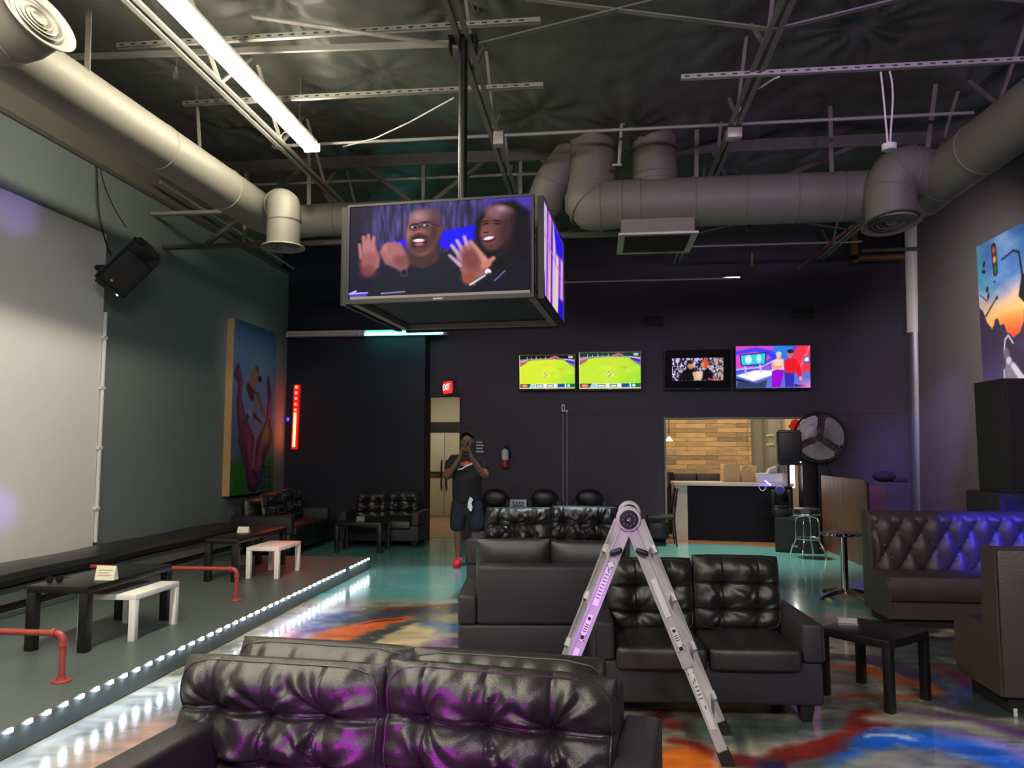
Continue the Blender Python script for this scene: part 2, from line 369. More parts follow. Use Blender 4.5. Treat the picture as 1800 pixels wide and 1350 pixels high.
d1 = bpy.data.objects.new('door_1', None); COL.objects.link(d1); d1.location = (xm, D2, 0); d1['kind'] = 'structure'
zb_ = PY(781,831,D2).z; ha, hb = PY(779,858,D2).z, PY(779,809,D2).z
for s in (-1, 1):
    bm = NB(); bx(bm, min(0,s*.91)+.004, max(0,s*.91)-.004, 0, .06, .02, zt-.01, .006); lf = obj('door_leaf', bm, 'cream', d1)
    bm = NB(); bx(bm, min(s*.01,s*.9), max(s*.01,s*.9), -.09, -.05, zb_-.03, zb_+.03, .01); obj('push_bar', bm, 'black', lf)
    bm = NB(); tube(bm, [(s*.055,-.02,ha),(s*.055,-.08,ha+.05),(s*.055,-.08,hb-.05),(s*.055,-.02,hb)], .018, 8); obj('handle', bm, 'black', lf)
# bar room shell
BY = 16.4
xw = PY(1320,780,BY).x
def plankmat():
    m = mat('reclaimed plank cladding', (.5,.33,.15), .7); nt = m.node_tree; p = nt.nodes['Principled BSDF']
    tc = nt.nodes.new('ShaderNodeTexCoord'); mp = nt.nodes.new('ShaderNodeMapping'); mp.inputs['Rotation'].default_value = (PI/2,0,0)
    nt.links.new(tc.outputs['Object'], mp.inputs[0])
    b = nt.nodes.new('ShaderNodeTexBrick'); b.inputs['Scale'].default_value = 1; b.inputs['Brick Width'].default_value = .62; b.inputs['Row Height'].default_value = .095
    b.inputs['Mortar Size'].default_value = .003; b.offset = .37; b.inputs['Mortar'].default_value = (.1,.06,.03,1)
    b.inputs['Color1'].default_value = (.17,.14,.10,1); b.inputs['Color2'].default_value = (.56,.37,.18,1); b.inputs['Bias'].default_value = .25
    nt.links.new(mp.outputs[0], b.inputs['Vector'])
    n = nt.nodes.new('ShaderNodeTexNoise'); n.inputs['Scale'].default_value = 5; mp2 = nt.nodes.new('ShaderNodeMapping'); mp2.inputs['Scale'].default_value = (1,1,8)
    nt.links.new(tc.outputs['Object'], mp2.inputs[0]); nt.links.new(mp2.outputs[0], n.inputs['Vector'])
    mx = nt.nodes.new('ShaderNodeMix'); mx.data_type = 'RGBA'; mx.blend_type = 'OVERLAY'; mx.inputs[0].default_value = .55
    nt.links.new(b.outputs['Color'], mx.inputs[6]); nt.links.new(n.outputs['Fac'], mx.inputs[7]); nt.links.new(mx.outputs[2], p.inputs['Base Color'])
    return m
M['planks'] = plankmat()
M['bargrey'] = mat('bar grey wall', (.27,.26,.22), .7, noise=.08)
bm = NB(); bx(bm, .4, xw, BY, BY+.1, 0, 3.2); struct('wall_bar_back', bm, 'planks')
bm = NB(); bx(bm, xw-.07, xw, BY-.03, BY, 0, 3.2); struct('trim_5', bm, 'planks')
bm = NB(); bx(bm, xw, 7.5, BY+.1, BY+.3, 0, 3.2); struct('wall_bar_grey', bm, 'bargrey')
x1 = PY(1352,800,15.9).x; x2 = PY(1374,800,15.9).x
bm = NB(); bx(bm, x1, x2, 15.9, BY+.1, 0, 3.2); struct('wall_bar_pier', bm, 'bargrey')
bm = NB(); bx(bm, x2, 7.5, 16.0, 16.1, 0, 3.2); struct('wall_bar_right', bm, mat('bar cream wall', (.55,.47,.34), .7, noise=.05))
bm = NB(); bx(bm, .2, .4, YT+.2, BY+.1, 0, 3.2); struct('wall_bar_left', bm, 'cream')
bm = NB(); bx(bm, 7.4, 7.5, YT+.2, BY+.1, 0, 3.2); struct('wall_bar_side', bm, 'cream')
bm = NB(); bx(bm, .2, 7.5, YT+.2, BY+.3, 3.2, 3.3); struct('ceiling_bar', bm, 'white')
# --- ceiling: billowing black insulation
cx = np.arange(XL-.3, XR+.3, .05); cy = np.arange(-3.5, 13.5, .05); CX, CY = np.meshgrid(cx, cy)
CZ = ZC + .22*(fbm(CX*1.1, CY*.9)-.47)
for k in range(46):
    px_, py_ = random.uniform(-5.2,5), random.uniform(1.5,13); r = np.hypot(CX-px_, CY-py_); a = np.arctan2(CY-py_, CX-px_)
    CZ = CZ + (.10*np.exp(-r/.16) + .022*np.sin(a*random.choice((9,11,13))+random.random()*6)*np.exp(-((r-.25)/.3)**2))
CZ -= .30*np.exp(-((CX-.3)**2+(CY-8.4)**2)/1.6)
CZ += .035*(fbm(CX*5, CY*2.2, 4)-.47)
cl = grid_raw('ceiling', np.dstack([CX, CY, CZ]), None, mat('black insulation sheet', (.088,.089,.078), .40, spec=.4, bump=.35, bscale=16, noise=.3)); cl['kind'] = 'structure'
bm = NB(); bx(bm, XL-.3, XR+.3, -3.5, 13.6, ZC+.35, ZC+.45); struct('roof', bm, 'black')
# round steel column in the far corner
cb = PD(1617,905,12.4); ct = PD(1606,395,12.4); bm = NB(); cyl(bm, (cb.x,cb.y,0), (ct.x,ct.y,ZC), .135, 28)
o = solo('steel_column', bm, mat('column paint', (.16,.15,.15), .45, noise=.1), 'tall round column in the far corner, white-painted above and bare metal below', 'column', (cb.x,cb.y,0))
o['kind'] = 'structure'; del o['category'], o['label']; o.name = 'column_corner'
nt = o.data.materials[0].node_tree; p = nt.nodes['Principled BSDF']
tc = nt.nodes.new('ShaderNodeTexCoord'); sp = nt.nodes.new('ShaderNodeSeparateXYZ'); nt.links.new(tc.outputs['Object'], sp.inputs[0])
mr = nt.nodes.new('ShaderNodeMath'); mr.operation = 'GREATER_THAN'; mr.inputs[1].default_value = PD(1610,585,12.4).z; nt.links.new(sp.outputs['Z'], mr.inputs[0])
mx = nt.nodes.new('ShaderNodeMix'); mx.data_type = 'RGBA'; mx.inputs[6].default_value = (.22,.22,.24,1); mx.inputs[7].default_value = (.62,.56,.55,1)
nt.links.new(mr.outputs[0], mx.inputs[0]); nt.links.new(mx.outputs[2], p.inputs['Base Color'])
iv = nt.nodes.new('ShaderNodeMath'); iv.operation = 'SUBTRACT'; iv.inputs[0].default_value = .85; nt.links.new(mr.outputs[0], iv.inputs[1]); iv.use_clamp = True; nt.links.new(iv.outputs[0], p.inputs['Metallic'])
# wall vents
for (u0,v0,u1,v1,l) in ((1131,556,1166,574,'small black wall vent above the blank space between the four wall screens'),(1392,541,1432,560,'small black wall vent high above the studio programme screen')):
    a, b = PY(u0,v0,YT-.02), PY(u1,v1,YT-.02); bm = NB(); bx(bm, a.x, b.x, YT-.03, YT, b.z, a.z, .006)
    for k in range(5): zz = b.z+(a.z-b.z)*(k+.5)/5; box(bm, ((a.x+b.x)/2, YT-.035, zz), (b.x-a.x-.04,.02,.012), (.5,0,0))
    solo('wall_vent', bm, 'black', l, 'vent', ((a.x+b.x)/2, YT, b.z), 'black vents on the screen wall')
# ================================================================== CEILING STEEL AND DUCTS
ZJ = 4.7; ZT = 5.36
def joist(X, Y0, Y1, label, m='steel'):
    t = thing('roof_joist', label, 'joist', (X, Y0, ZJ), 0, 'open web roof joists')
    for nm, z in (('bottom_chord', ZJ), ('top_chord', ZT)):
        bm = NB()
        for s in (-1,1): bx(bm, X+s*.022-.0025*s, X+s*.062, Y0, Y1, z-.003, z+.004); bx(bm, X+s*.018, X+s*.024, Y0, Y1, z, z+(.05 if z == ZJ else -.05))
        obj(nm, bm, m, t, smooth=False, world=True)
    n = int((Y1-Y0)/.62); st = (Y1-Y0)/n
    for k in range(n):
        a = Vector((X, Y0+k*st, ZJ+.03 if k % 2 == 0 else ZT-.03)); b = Vector((X, Y0+(k+1)*st, ZT-.03 if k % 2 == 0 else ZJ+.03))
        bm = NB(); bar(bm, a, b, .028, .028); obj('web_bar', bm, m, t, smooth=False, world=True)
    return t
joist(-3.24, 2.2, 12.7, 'open web roof joist running beside the lit fluorescent strip', 'strut')
joist(-1.0, 2.2, 12.7, 'open web roof joist carrying the pole of the hanging screens')
joist(1.36, 2.2, 13.1, 'open web roof joist above the ladder and loveseat, ending over the wide duct')
joist(3.72, 2.2, 13.1, 'dark open web roof joist above the tufted booth')
# cross bridging between the joists
def brace(name, a, b, w, label, cat, m='steel', group=None, h=None):
    bm = NB(); bar(bm, a, b, w, h or w); return solo(name, bm, m, label, cat, a, group, smooth=False)
yb = 5.75
for (xa, za, xb, zb2, lb) in ((-1.0,ZJ,1.36,ZT,'bridging bar rising from the pole joist towards the ladder-side joist'),(1.36,ZJ,-1.0,ZT,'bridging bar rising from the ladder-side joist towards the pole joist'),(1.36,ZJ,3.72,ZT,'bridging bar rising from the ladder-side joist towards the booth-side joist'),(3.72,ZJ,1.36,ZT,'bridging bar rising from the booth-side joist towards the ladder-side joist'),(-1.0,ZJ,-3.24,ZT,'bridging bar rising from the pole joist towards the fluorescent strip')):
    brace('bridging_bar', (xa,yb,za+.01), (xb*.8+xa*.2,yb+.03,5.1), .05, lb, 'brace', 'steel', 'diagonal bridging between the joists', .012)
yb = 11.4
for k, (xa, xb) in enumerate(((1.36,-1.0),(-1.0,1.36),(1.36,3.72),(3.72,1.36))):
    brace('bridging_bar', (xa,yb,ZJ+.01), (xb*.8+xa*.2,yb+.03,5.1), .05, ('far dim bridging bar sloping down to the joist above the grille box','far dim bridging bar sloping down to the pole joist','far dim bridging bar sloping up over the movie screen','far dim bridging bar sloping down over the studio programme screen')[k], 'brace', 'steeldark', 'far diagonal bridging near the screen wall', .012)
# girder across the room
YG = 8.95; ZG = 5.14
g = thing('roof_girder', 'dark truss girder crossing the room below the joists, above the hanging screens', 'girder', (0,YG,ZG-.1))
bm = NB(); bx(bm, XL, XR, YG-.04, YG+.04, ZG-.14, ZG); obj('top_chord', bm, 'steeldark', g, False, True)
zb = PY(570,430,YG).z; bm = NB(); bx(bm, XL, 1.0, YG-.04, YG+.04, zb, zb+.05); obj('bottom_chord', bm, 'steeldark', g, False, True)
def onG(u, v): return PY(u, v, YG)
def ext(u0,v0,u1,v1):
    a = onG(u0,v0); b = onG(u1,v1); d = b-a
    k = (ZG-.07-a.z)/d.z; j = (zb+.02-a.z)/d.z; return a+d*k, a+d*j
for q in ((603,263,703,340),(873,267,780,340),(903,240,960,287),(530,297,467,347),(543,293,580,353),(1240,235,1273,307),(1544,238,1399,303)):
    a, b = ext(*q); bm = NB(); bar(bm, a, b, .05, .05); obj('web_brace', bm, 'steeldark', g, False, True)
for u in (435, 745, 915):
    a, b = onG(u,262), onG(u,350); bm = NB(); bar(bm, (a.x,YG,ZG-.07), (a.x,YG,zb), .04, .04); obj('web_post', bm, 'steel', g, False, True)
# conduits and struts
def strut(u0,v0,u1,v1,Y,label,slots=True):
    a, b = PY(u0,v0,Y), PY(u1,v1,Y); z = (a.z+b.z)/2; x0, x1 = a.x, b.x
    t = thing('strut_channel', label, 'strut channel', (x0,Y,z), 0, 'strut channels hung across the joists')
    bm = NB(); bx(bm, x0,x1,Y-.021,Y-.018,z,z+.042); bx(bm, x0,x1,Y+.018,Y+.021,z,z+.042); bx(bm, x0,x1,Y-.021,Y+.021,z,z+.003); obj('channel', bm, 'strut', t, False, True)
    if slots:
        n = int((x1-x0)/.1); bm = NB()
        for k in range(n): xx = x0+.05+k*(x1-x0-.1)/n; bx(bm, xx-.02, xx+.02, Y-.0225, Y-.0208, z+.016, z+.028); 
        obj('slot', bm, 'ink', t, False, True)['kind'] = 'stuff'
    return t
strut(207,78,950,49,5.85,'slotted strut channel clamped to the top of the pole of the hanging screens')
strut(322,184,955,156,6.75,'strut channel crossing behind the pole, below the slotted one')
strut(1197,142,1830,107,6.4,'strut channel with dangling white cable above the wide duct')
a, b = PY(100,101,6.3), PY(812,76,6.3)
brace('flat_steel_bar', (a.x,6.3,a.z), (b.x,6.3,b.z-.0), .03, 'plain flat bar between the two strut channels over the lit strip light', 'bar', 'strut', None, .05)
def pipe(name, pts, r, label, cat, m, group=None, n=8):
    bm = NB(); tube(bm, pts, r, n); return solo(name, bm, m, label, cat, pts[0], group)
a, b = PY(482,257,7.7), PY(1712,207,7.7); z = a.z
pipe('conduit', [(a.x,7.7,z),(b.x,7.7,z+.02)], .018, 'thin pale conduit running level across the joist ends', 'conduit', 'strut')
a, b = PY(440,325,9.2), PY(985,296,9.2); pipe('conduit', [a,(b.x,9.2,a.z)], .018, 'thin pale conduit seen just above the top of the hanging screens', 'conduit', 'strut')
a, b = PY(975,496,12.2), PY(1300,480,12.2); pipe('conduit', [a,(b.x,12.2,a.z)], .016, 'far thin conduit above the vent of the screen wall', 'conduit', 'strut')
a, b = PY(1215,433,12.0), PY(1515,427,12.0); pipe('conduit', [a,(b.x,12,a.z)], .016, 'far thin conduit between grille box and plywood gable', 'conduit', 'strut')
a, b = PY(1515,440,12.6), PY(1712,437,12.6); pipe('conduit', [a,(b.x,12.6,a.z)], .03, 'far level pipe under the dark hatch by the column', 'conduit', 'steeldark')
pipe('conduit', [PX(282,320,XL+.08),PX(430,414,XL+.08),PX(600,530,XL+.08)], .02, 'white conduit fixed high along the grey side wall', 'conduit', 'strut')
c = [PY(603,258,7.65), PY(660,243,7.4), PY(720,215,7.1), PY(798,172,6.78)]
pipe('hanging_wire', c, .009, 'slack pale wire looping up from conduit to strut channel', 'wire', 'strut')
# lit fluorescent strip (one housing; added unseen strip fills nearer the viewer)
M['tube'] = emis('lit warm white tube', (1,.92,.71), 38)
M['tubeteal'] = emis('lit teal tube', (.10,.85,.72), 5.5)
Xf = -2.89; zf = 4.655
for k,(ya,yb2,lb) in enumerate(((4.45,7.42,'long lit warm white fluorescent strip light hung beside the roof joist'),)):
    t = thing('strip_light', lb, 'strip light', (Xf,ya,zf))
    for yy in (ya+.4, yb2-.35):
        bm = NB(); cyl(bm, (Xf,yy,zf+.055), (Xf,yy,ZC-.02), .006, 8); obj('hanger_rod', bm, 'strut', t, True, True)
    bm = NB(); bx(bm, Xf-.06, Xf+.06, ya, yb2, zf, zf+.06, .008); obj('housing', bm, 'white', t, False, True)
    bm = NB()
    bm.free()
    for yy in (ya+.008, yb2-.008): bm = NB(); bx(bm, Xf-.085,Xf+.085,yy-.008,yy+.008,zf-.06,zf+.03,.004); obj('end_plate', bm, 'white', t, False, True)
    for s in (-1,1):
        bm = NB(); cyl(bm, (Xf+s*.047,ya+.02,zf-.028), (Xf+s*.047,yb2-.02,zf-.028), .027, 14); obj('tube', bm, 'tube', t, True, True)
# small ceiling fittings
def junction(u, v, Y, label, r=.055):
    p = PY(u,v,Y); t = thing('junction_box', label, 'junction box', p, 0, 'round junction boxes on the ceiling steel')
    bm = NB(); lathe(bm, [(0,.0),(r*.8,0),(r,.008),(r,.04),(0,.04)], p); obj('box_body', bm, 'whiteplastic', t, True, True)
    bm = NB(); 
    for s in (-1,1): box(bm, p+Vector((s*.018,-.0,-.004)), (.022,.03,.01))
    obj('socket', bm, 'strut', t, False, True)
    return p
p1_ = junction(487,260,7.55,'round white junction box at the far end of the lit strip light')
pipe('power_cord', bez(p1_+Vector((.02,0,.04)), p1_+Vector((.05,0,.2)), p1_+Vector((.12,-.05,.22)), (Xf-.05,7.42,4.70)), .007, 'short white cord from junction box into the strip light', 'cord', 'whiteplastic')
a = PY(1290,236,7.5); bm = NB(); bx(bm, a.x-.07,a.x+.07,7.44,7.56,a.z-.05,a.z+.05,.006); solo('metal_box', bm, 'strut', 'square metal electrical box at the end of the ladder-side joist', 'electrical box', a)
a = PY(877,243,7.4); bm = NB(); bx(bm, a.x-.05,a.x+.05,7.34,7.46,a.z-.08,a.z+.06,.006); solo('metal_box', bm, 'strut', 'metal electrical box at the end of the pole joist', 'electrical box', a)
pipe('power_cord', bez(PY(1318,160,6.9),PY(1345,155,6.6),PY(1350,140,6.5),PY(1370,135,6.42)), .008, 'short white cord looping from joist to strut channel', 'cord', 'whiteplastic')
pipe('power_cord', bez(PY(1292,220,7.46),PY(1298,200,7.3),PY(1300,195,7.3),PY(1302,188,7.3)), .007, 'short white cord stub above the square electrical box', 'cord', 'whiteplastic')
a = PY(1563,258,6.5)
t = thing('pendant_outlet', 'white round outlet dangling on a looped white cable above the far duct elbow', 'pendant outlet', a)
bm = NB(); lathe(bm, [(0,-.03),(.05,-.03),(.058,-.02),(.058,.02),(.02,.03),(0,.03)], a); obj('outlet_body', bm, 'whiteplastic', t, True, True)
top = PY(1556,126,6.42)
for s in (-1,1):
    bm = NB(); tube(bm, bez(a+Vector((s*.01,0,.02)), a+Vector((s*.02,0,.25)), top+Vector((s*.05+.03,0,-.2)), top+Vector((s*.035,0,0)), 16), .008, 8); obj('cable', bm, 'whiteplastic', t, True, True)
a = PY(309,135,6.3); bm = NB(); lathe(bm, [(0,-.03),(.022,-.025),(.026,0),(.02,.04),(.012,.06),(.012,.09),(0,.09)], a); solo('light_bulb', bm, 'acrylic', 'clear bare bulb hanging near the lit strip light', 'light bulb', a)
pipe('hanging_wire', [a+Vector((0,0,.09)), a+Vector((.02,0,.5)), (a.x+.02,a.y,5.2)], .005, 'thin wire holding the bare bulb', 'wire', 'steeldark')
# sprinkler drop and plate
a, b = PY(1097,210,8.0), PY(1088,290,8.0)
t = thing('sprinkler_drop', 'short sprinkler pipe between the two vertical ducts', 'sprinkler pipe', b)
bm = NB(); tube(bm, [b,(a.x,8.0,a.z+.3)], .02, 10); obj('pipe', bm, 'strut', t, True, True)
bm = NB(); cyl(bm, a-Vector((0,0,.05)), a+Vector((0,0,.03)), .032, 12); obj('coupling', bm, 'whiteplastic', t, True, True)
bm = NB(); bar(bm, b+Vector((-.07,0,0)), b+Vector((.03,0,.0)), .025, .02); obj('head', bm, 'strut', t, True, True)
# hanger straps
def strap(u0,v0,u1,v1,Y,label,w=.045):
    a, b = PY(u0,v0,Y), PY(u1,v1,Y); bm = NB(); bar(bm, b, Vector((a.x,Y+.02,ZC)) if v0 < 5 else a, w, .006, (0,1,0)); solo('hanger_strap', bm, 'duct', label, 'strap', b, 'sheet metal duct hanger straps', False)
strap(152,-10,153,142,5.05,'strap hanging to the duct just right of the round diffuser face')
strap(345,150,352,276,6.75,'thin strap midway along the stage-side duct',.03)
strap(1225,183,1224,312,8.3,'strap on the wide duct just right of the vertical stacks')
strap(1459,180,1462,305,8.3,'strap on the wide duct below the rust-coloured plate')
strap(1648,125,1627,285,7.9,'strap holding the far corner of the right-hand duct run')
strap(543,268,543,360,8.3,'strap on the slim cross duct left of the hanging screens')
a = PY(1462,176,8.3); bm = NB(); lathe(bm, [(0,0),(.14,0),(.15,.015),(.05,.02),(0,.02)], a); solo('mounting_plate', bm, 'plywood', 'rust-coloured round plate at the top of a duct strap', 'plate', a)
# ---- duct helper with seams
def duct_part(name, pts, r, parent, n=32, seams=(), m='duct'):
    bm = NB(); tube(bm, pts, r, n); P = [Vector(p) for p in pts]; rs = r if isinstance(r,(list,tuple)) else [r]*len(P)
    for (i, f) in seams:
        c = P[i].lerp(P[i+1], f); rr = rs[i]+(rs[i+1]-rs[i])*f; d = (P[i+1]-P[i]).normalized()
        x, y = frame(d); R = [ring(bm, c+d*h, x, y, rr+k, n) for h, k in ((-.012,-.002),(-.006,.007),(.006,.007),(.012,-.002))]; skinrings(bm, R, False)
    return obj(name, bm, m, parent, True, True, 50)
def diffuser(parent, c, d, R):
    c = Vector(c); d = Vector(d).normalized()
    bm = NB(); lathe(bm, [(R*.62,-.02),(R*.80,-.01),(R*.98,.012),(R,.022),(R*.97,.026),(R*.78,.006),(R*.74,-.01),(R*.60,-.03)], c, d, 40); f = obj('diffuser_rim', bm, 'duct', parent, True, True)
    for k in range(4):
        r = R*(.64-.15*k); bm = NB(); lathe(bm, [(r-.012,-.012),(r+.006,.014),(r-.002,.018),(r-.022,-.010)], c, d, 36); obj('diffuser_cone', bm, 'duct' if k % 2 else 'ductdark', parent, True, True)
    bm = NB(); lathe(bm, [(0,-.06),(R*.72,-.06),(R*.72,-.055),(0,-.055)], c, d, 24); obj('throat', bm, 'black', parent, True, True)
# stage-side run
A1 = PZ(157,180,4.19); A2 = PZ(433,358,4.20)
dirr = (A2-A1).normalized()
B = A2 + dirr*.75
end = A1 - dirr*1.25
lr = thing('air_duct', 'long slim beige duct along the stage wall, turning behind the hanging screens', 'air duct', A2)
Yc = B.y+.25
cz = PY(570,386,Yc).z
cross = [A2+dirr*.35] + bez(A2+dirr*.45, A2+dirr*.85, (B.x+.15,Yc,cz), (B.x+.65,Yc,cz), 8) + [(-1.5,Yc,cz),(PY(900,380,Yc).x,Yc,cz)]
duct_part('duct_run', [end, A1, A2, A2+dirr*.36], [.19,.205,.215,.215], lr, seams=((0,.25),(1,.35),(1,.8)))
duct_part('cross_duct', cross, .195, lr, seams=((1,.2),(5,.5),(8,.9),(9,.5)))
k0 = PY(925,378,Yc)
el = bez((k0.x-.05,Yc,cz), (k0.x+.35,Yc,cz), PD(945,345,8.55), PD(985,300,8.7), 8) + [PD(1015,262,8.85)]
duct_part('riser_elbow', el, [.19]*4+[.2]*5+[.21], lr, seams=((2,.5),(4,.5),(6,.5)))
# near end boot with round diffuser
fc = PD(66,33,4.62); fn = Vector((.85,-.22,.44))
bp = [end+dirr*.05, end+Vector((.06,-.02,.0)), fc-fn*.26, fc-fn*.02]
bpp = bez(end+dirr*.22, end-dirr*.12, fc-fn*.42, fc-fn*.0, 9)
duct_part('diffuser_boot', bpp, [.185]*10, lr, seams=((3,.5),(5,.5),(7,.2)))
diffuser(lr, fc, fn, .235)
# far end drop with round diffuser
fe = PD(498,432,8.05); tp = Vector((fe.x,fe.y,A2.z+.02))
drop = bez(A2+dirr*.30, A2+dirr*.62, (fe.x,fe.y,tp.z+.02), (fe.x,fe.y,tp.z-.17), 8)+[(fe.x,fe.y,fe.z)]
duct_part('drop_elbow', drop, .172, lr, seams=((3,.5),(5,.5),(8,.3)))
diffuser(lr, fe-Vector((0,0,.0)), (0,0,-1), .225)
# wide cross duct and wall-side run
YD = 8.3; zD = PY(1300,352,YD).z; RD = .262
rr = thing('air_duct', 'wide grey-beige duct crossing the room at ceiling height, turning forward above the booths', 'air duct', (PY(1060,352,YD).x,YD,zD))
xa = PY(1085,352,YD).x; xe = 3.35
duct_part('wide_duct', [(xa,YD,zD),(.9,YD,zD),(2.4,YD,zD),(3.25,YD,zD)], RD, rr, 40, seams=((0,.05),(0,.35),(1,.1),(1,.45),(1,.8),(2,.2),(2,.6)))
up = PY(1042,235,YD+.05)
elb = [(xa+.02,YD,zD)] + bez((xa-.0,YD,zD), (xa-.45,YD,zD-.02), (up.x-.03,YD+.03,zD-.05), (up.x,YD+.05,zD+.42), 8) + [(up.x,YD+.05,ZC+.1)]
duct_part('stack_elbow', elb, [RD]*3+[.27]*4+[.255]*3+[.25], rr, 36, seams=((2,.5),(4,.5),(7,.6)))
s2 = PY(1150,300,YD+.15); duct_part('vertical_stack', [(s2.x,YD+.1,zD+.05),(s2.x,YD+.1,ZC+.1)], .245, rr, 36, seams=((0,.2),(0,.27)))
W0 = PY(1660,308,7.9); W1 = PX(1800,204,3.6)
wd = (W1-W0).normalized()
duct_part('side_run', [W0-wd*.35, W0, W1, W1+wd*4.2], [.25,.25,.25,.25], rr, 36, seams=((1,.5),(2,.4)))
duct_part('corner_joint', bez((3.1,YD,zD), (3.5,YD,zD), W0-wd*.55, W0-wd*.05, 8), [RD]*4+[.255]*5, rr, 36, seams=((4,.5),))
fr = PD(1567,389,7.75)
dr = bez(W0-wd*.15+Vector((.05,0,0)), W0+Vector((-.35,-.05,.10)), (fr.x-.02,fr.y-.02,fr.z+.62), (fr.x,fr.y,fr.z+.16), 9)+[(fr.x,fr.y,fr.z)]
duct_part('drop_elbow', dr, [.24]*11, rr, 36, seams=((3,.5),(5,.5),(7,.5)))
diffuser(rr, fr, (.06,-.20,-1), .29)
# return grille box below the wide duct
ga, gb = PY(1092,412,8.15), PY(1222,408,8.15); zg = ga.z-.02
t = thing('grille_box', 'louvred return air box hanging just below the wide duct', 'return grille', ((ga.x+gb.x)/2,8.5,zg))
bm = NB(); bx(bm, ga.x,gb.x,8.15,8.9,zg+.02,zg+.22,.008); obj('plenum', bm, 'duct', t, False, True)
bm = NB()
for (x0,x1,y0,y1) in ((ga.x-.03,gb.x+.03,8.10,8.16),(ga.x-.03,gb.x+.03,8.88,8.94),(ga.x-.03,ga.x+.04,8.16,8.88),(gb.x-.04,gb.x+.03,8.16,8.88)): bx(bm, x0,x1,y0,y1,zg,zg+.022)
obj('grille_frame', bm, 'strut', t, False, True)
for k in range(14):
    yy = 8.2+k*.05; bm = NB(); box(bm, ((ga.x+gb.x)/2,yy,zg+.008), (gb.x-ga.x-.06,.035,.003), (.6,0,0)); obj('louvre', bm, 'duct', t, False, True)
a = PX(268,377,XL); bm = NB(); bx(bm, XL,-3.95,a.y-.04,a.y+.04,a.z-.02,a.z+.02); solo('support_bar', bm, 'strut', 'flat steel bar from the grey side wall to below the slim duct', 'bar', (XL,a.y,a.z), smooth=False)
# plywood gable piece and dark hatch near the far right
bm = NB(); prism(bm, [PY(1528,306,9.3),PY(1585,246,9.3),PY(1590,306,9.3)], (0,.02,0)); solo('plywood_offcut', bm, 'plywood', 'triangular rust-brown plywood piece above the far end of the wide duct', 'plywood piece', PY(1528,306,9.3), smooth=False)
h0, h1 = PY(1505,388,13.0), PY(1690,445,13.0)
t = thing('ceiling_hatch', 'dark hatch opening framed in rusty timber between wide duct and column', 'hatch', (h0.x,13.0,h1.z))
bm = NB(); bx(bm, h0.x,h1.x,13.04,13.1,h1.z,h0.z); obj('hatch_panel', bm, 'black', t, False, True)
bm = NB(); bx(bm, h0.x-.09,h0.x,12.95,13.1,h1.z-.1,h0.z+.03); bx(bm, h0.x-.09,h1.x,12.95,13.1,h1.z-.07,h1.z); obj('hatch_frame', bm, 'plywood', t, False, True)
bm = NB(); bar(bm, PY(1405,470,11.5), PY(1510,388,11.5), .12, .03); solo('plywood_strip', bm, 'plywood', 'sloping plywood strip left of the dark ceiling hatch', 'plywood strip', PY(1405,470,11.5), smooth=False)
a = PY(1322,455,12.3); bm = NB(); lathe(bm, [(0,-.1),(.03,-.1),(.03,.08),(.012,.1),(.012,.13),(0,.13)], a); solo('hanging_fitting', bm, mat('brass fitting', (.5,.36,.12), .3, metal=.8, noise=.2), 'tiny brass fitting hanging in front of the screen wall', 'fitting', a)
pipe('hanging_wire', [a+Vector((0,0,.12)), (a.x,a.y,5.2)], .005, 'thin wire above the tiny brass fitting', 'wire', 'steeldark')
# loose black cables on the side wall
pipe('loose_cable', bez(PX(170,290,XL+.02),PX(172,340,XL+.03),PX(170,400,XL+.03),PX(196,448,XL+.05),14), .008, 'loose black cable dropping from the wall ledge to the tilted speaker', 'cable', 'black')
pipe('loose_cable', bez(PX(176,292,XL+.02),PX(182,330,XL+.03),PX(195,360,XL+.03),PX(222,400,XL+.05),14), .006, 'thin stray cable curving down beside the tilted speaker', 'cable', 'black')
# ================================================================== SCREENS
def screen_art(W, H, asp, fn):
    x = np.linspace(0, asp, W); y = np.linspace(0, 1, H); X, Y = np.meshgrid(x, y)   # y down
    R = Ras(X, Y, (0,0,0)); fn(R); return R.C
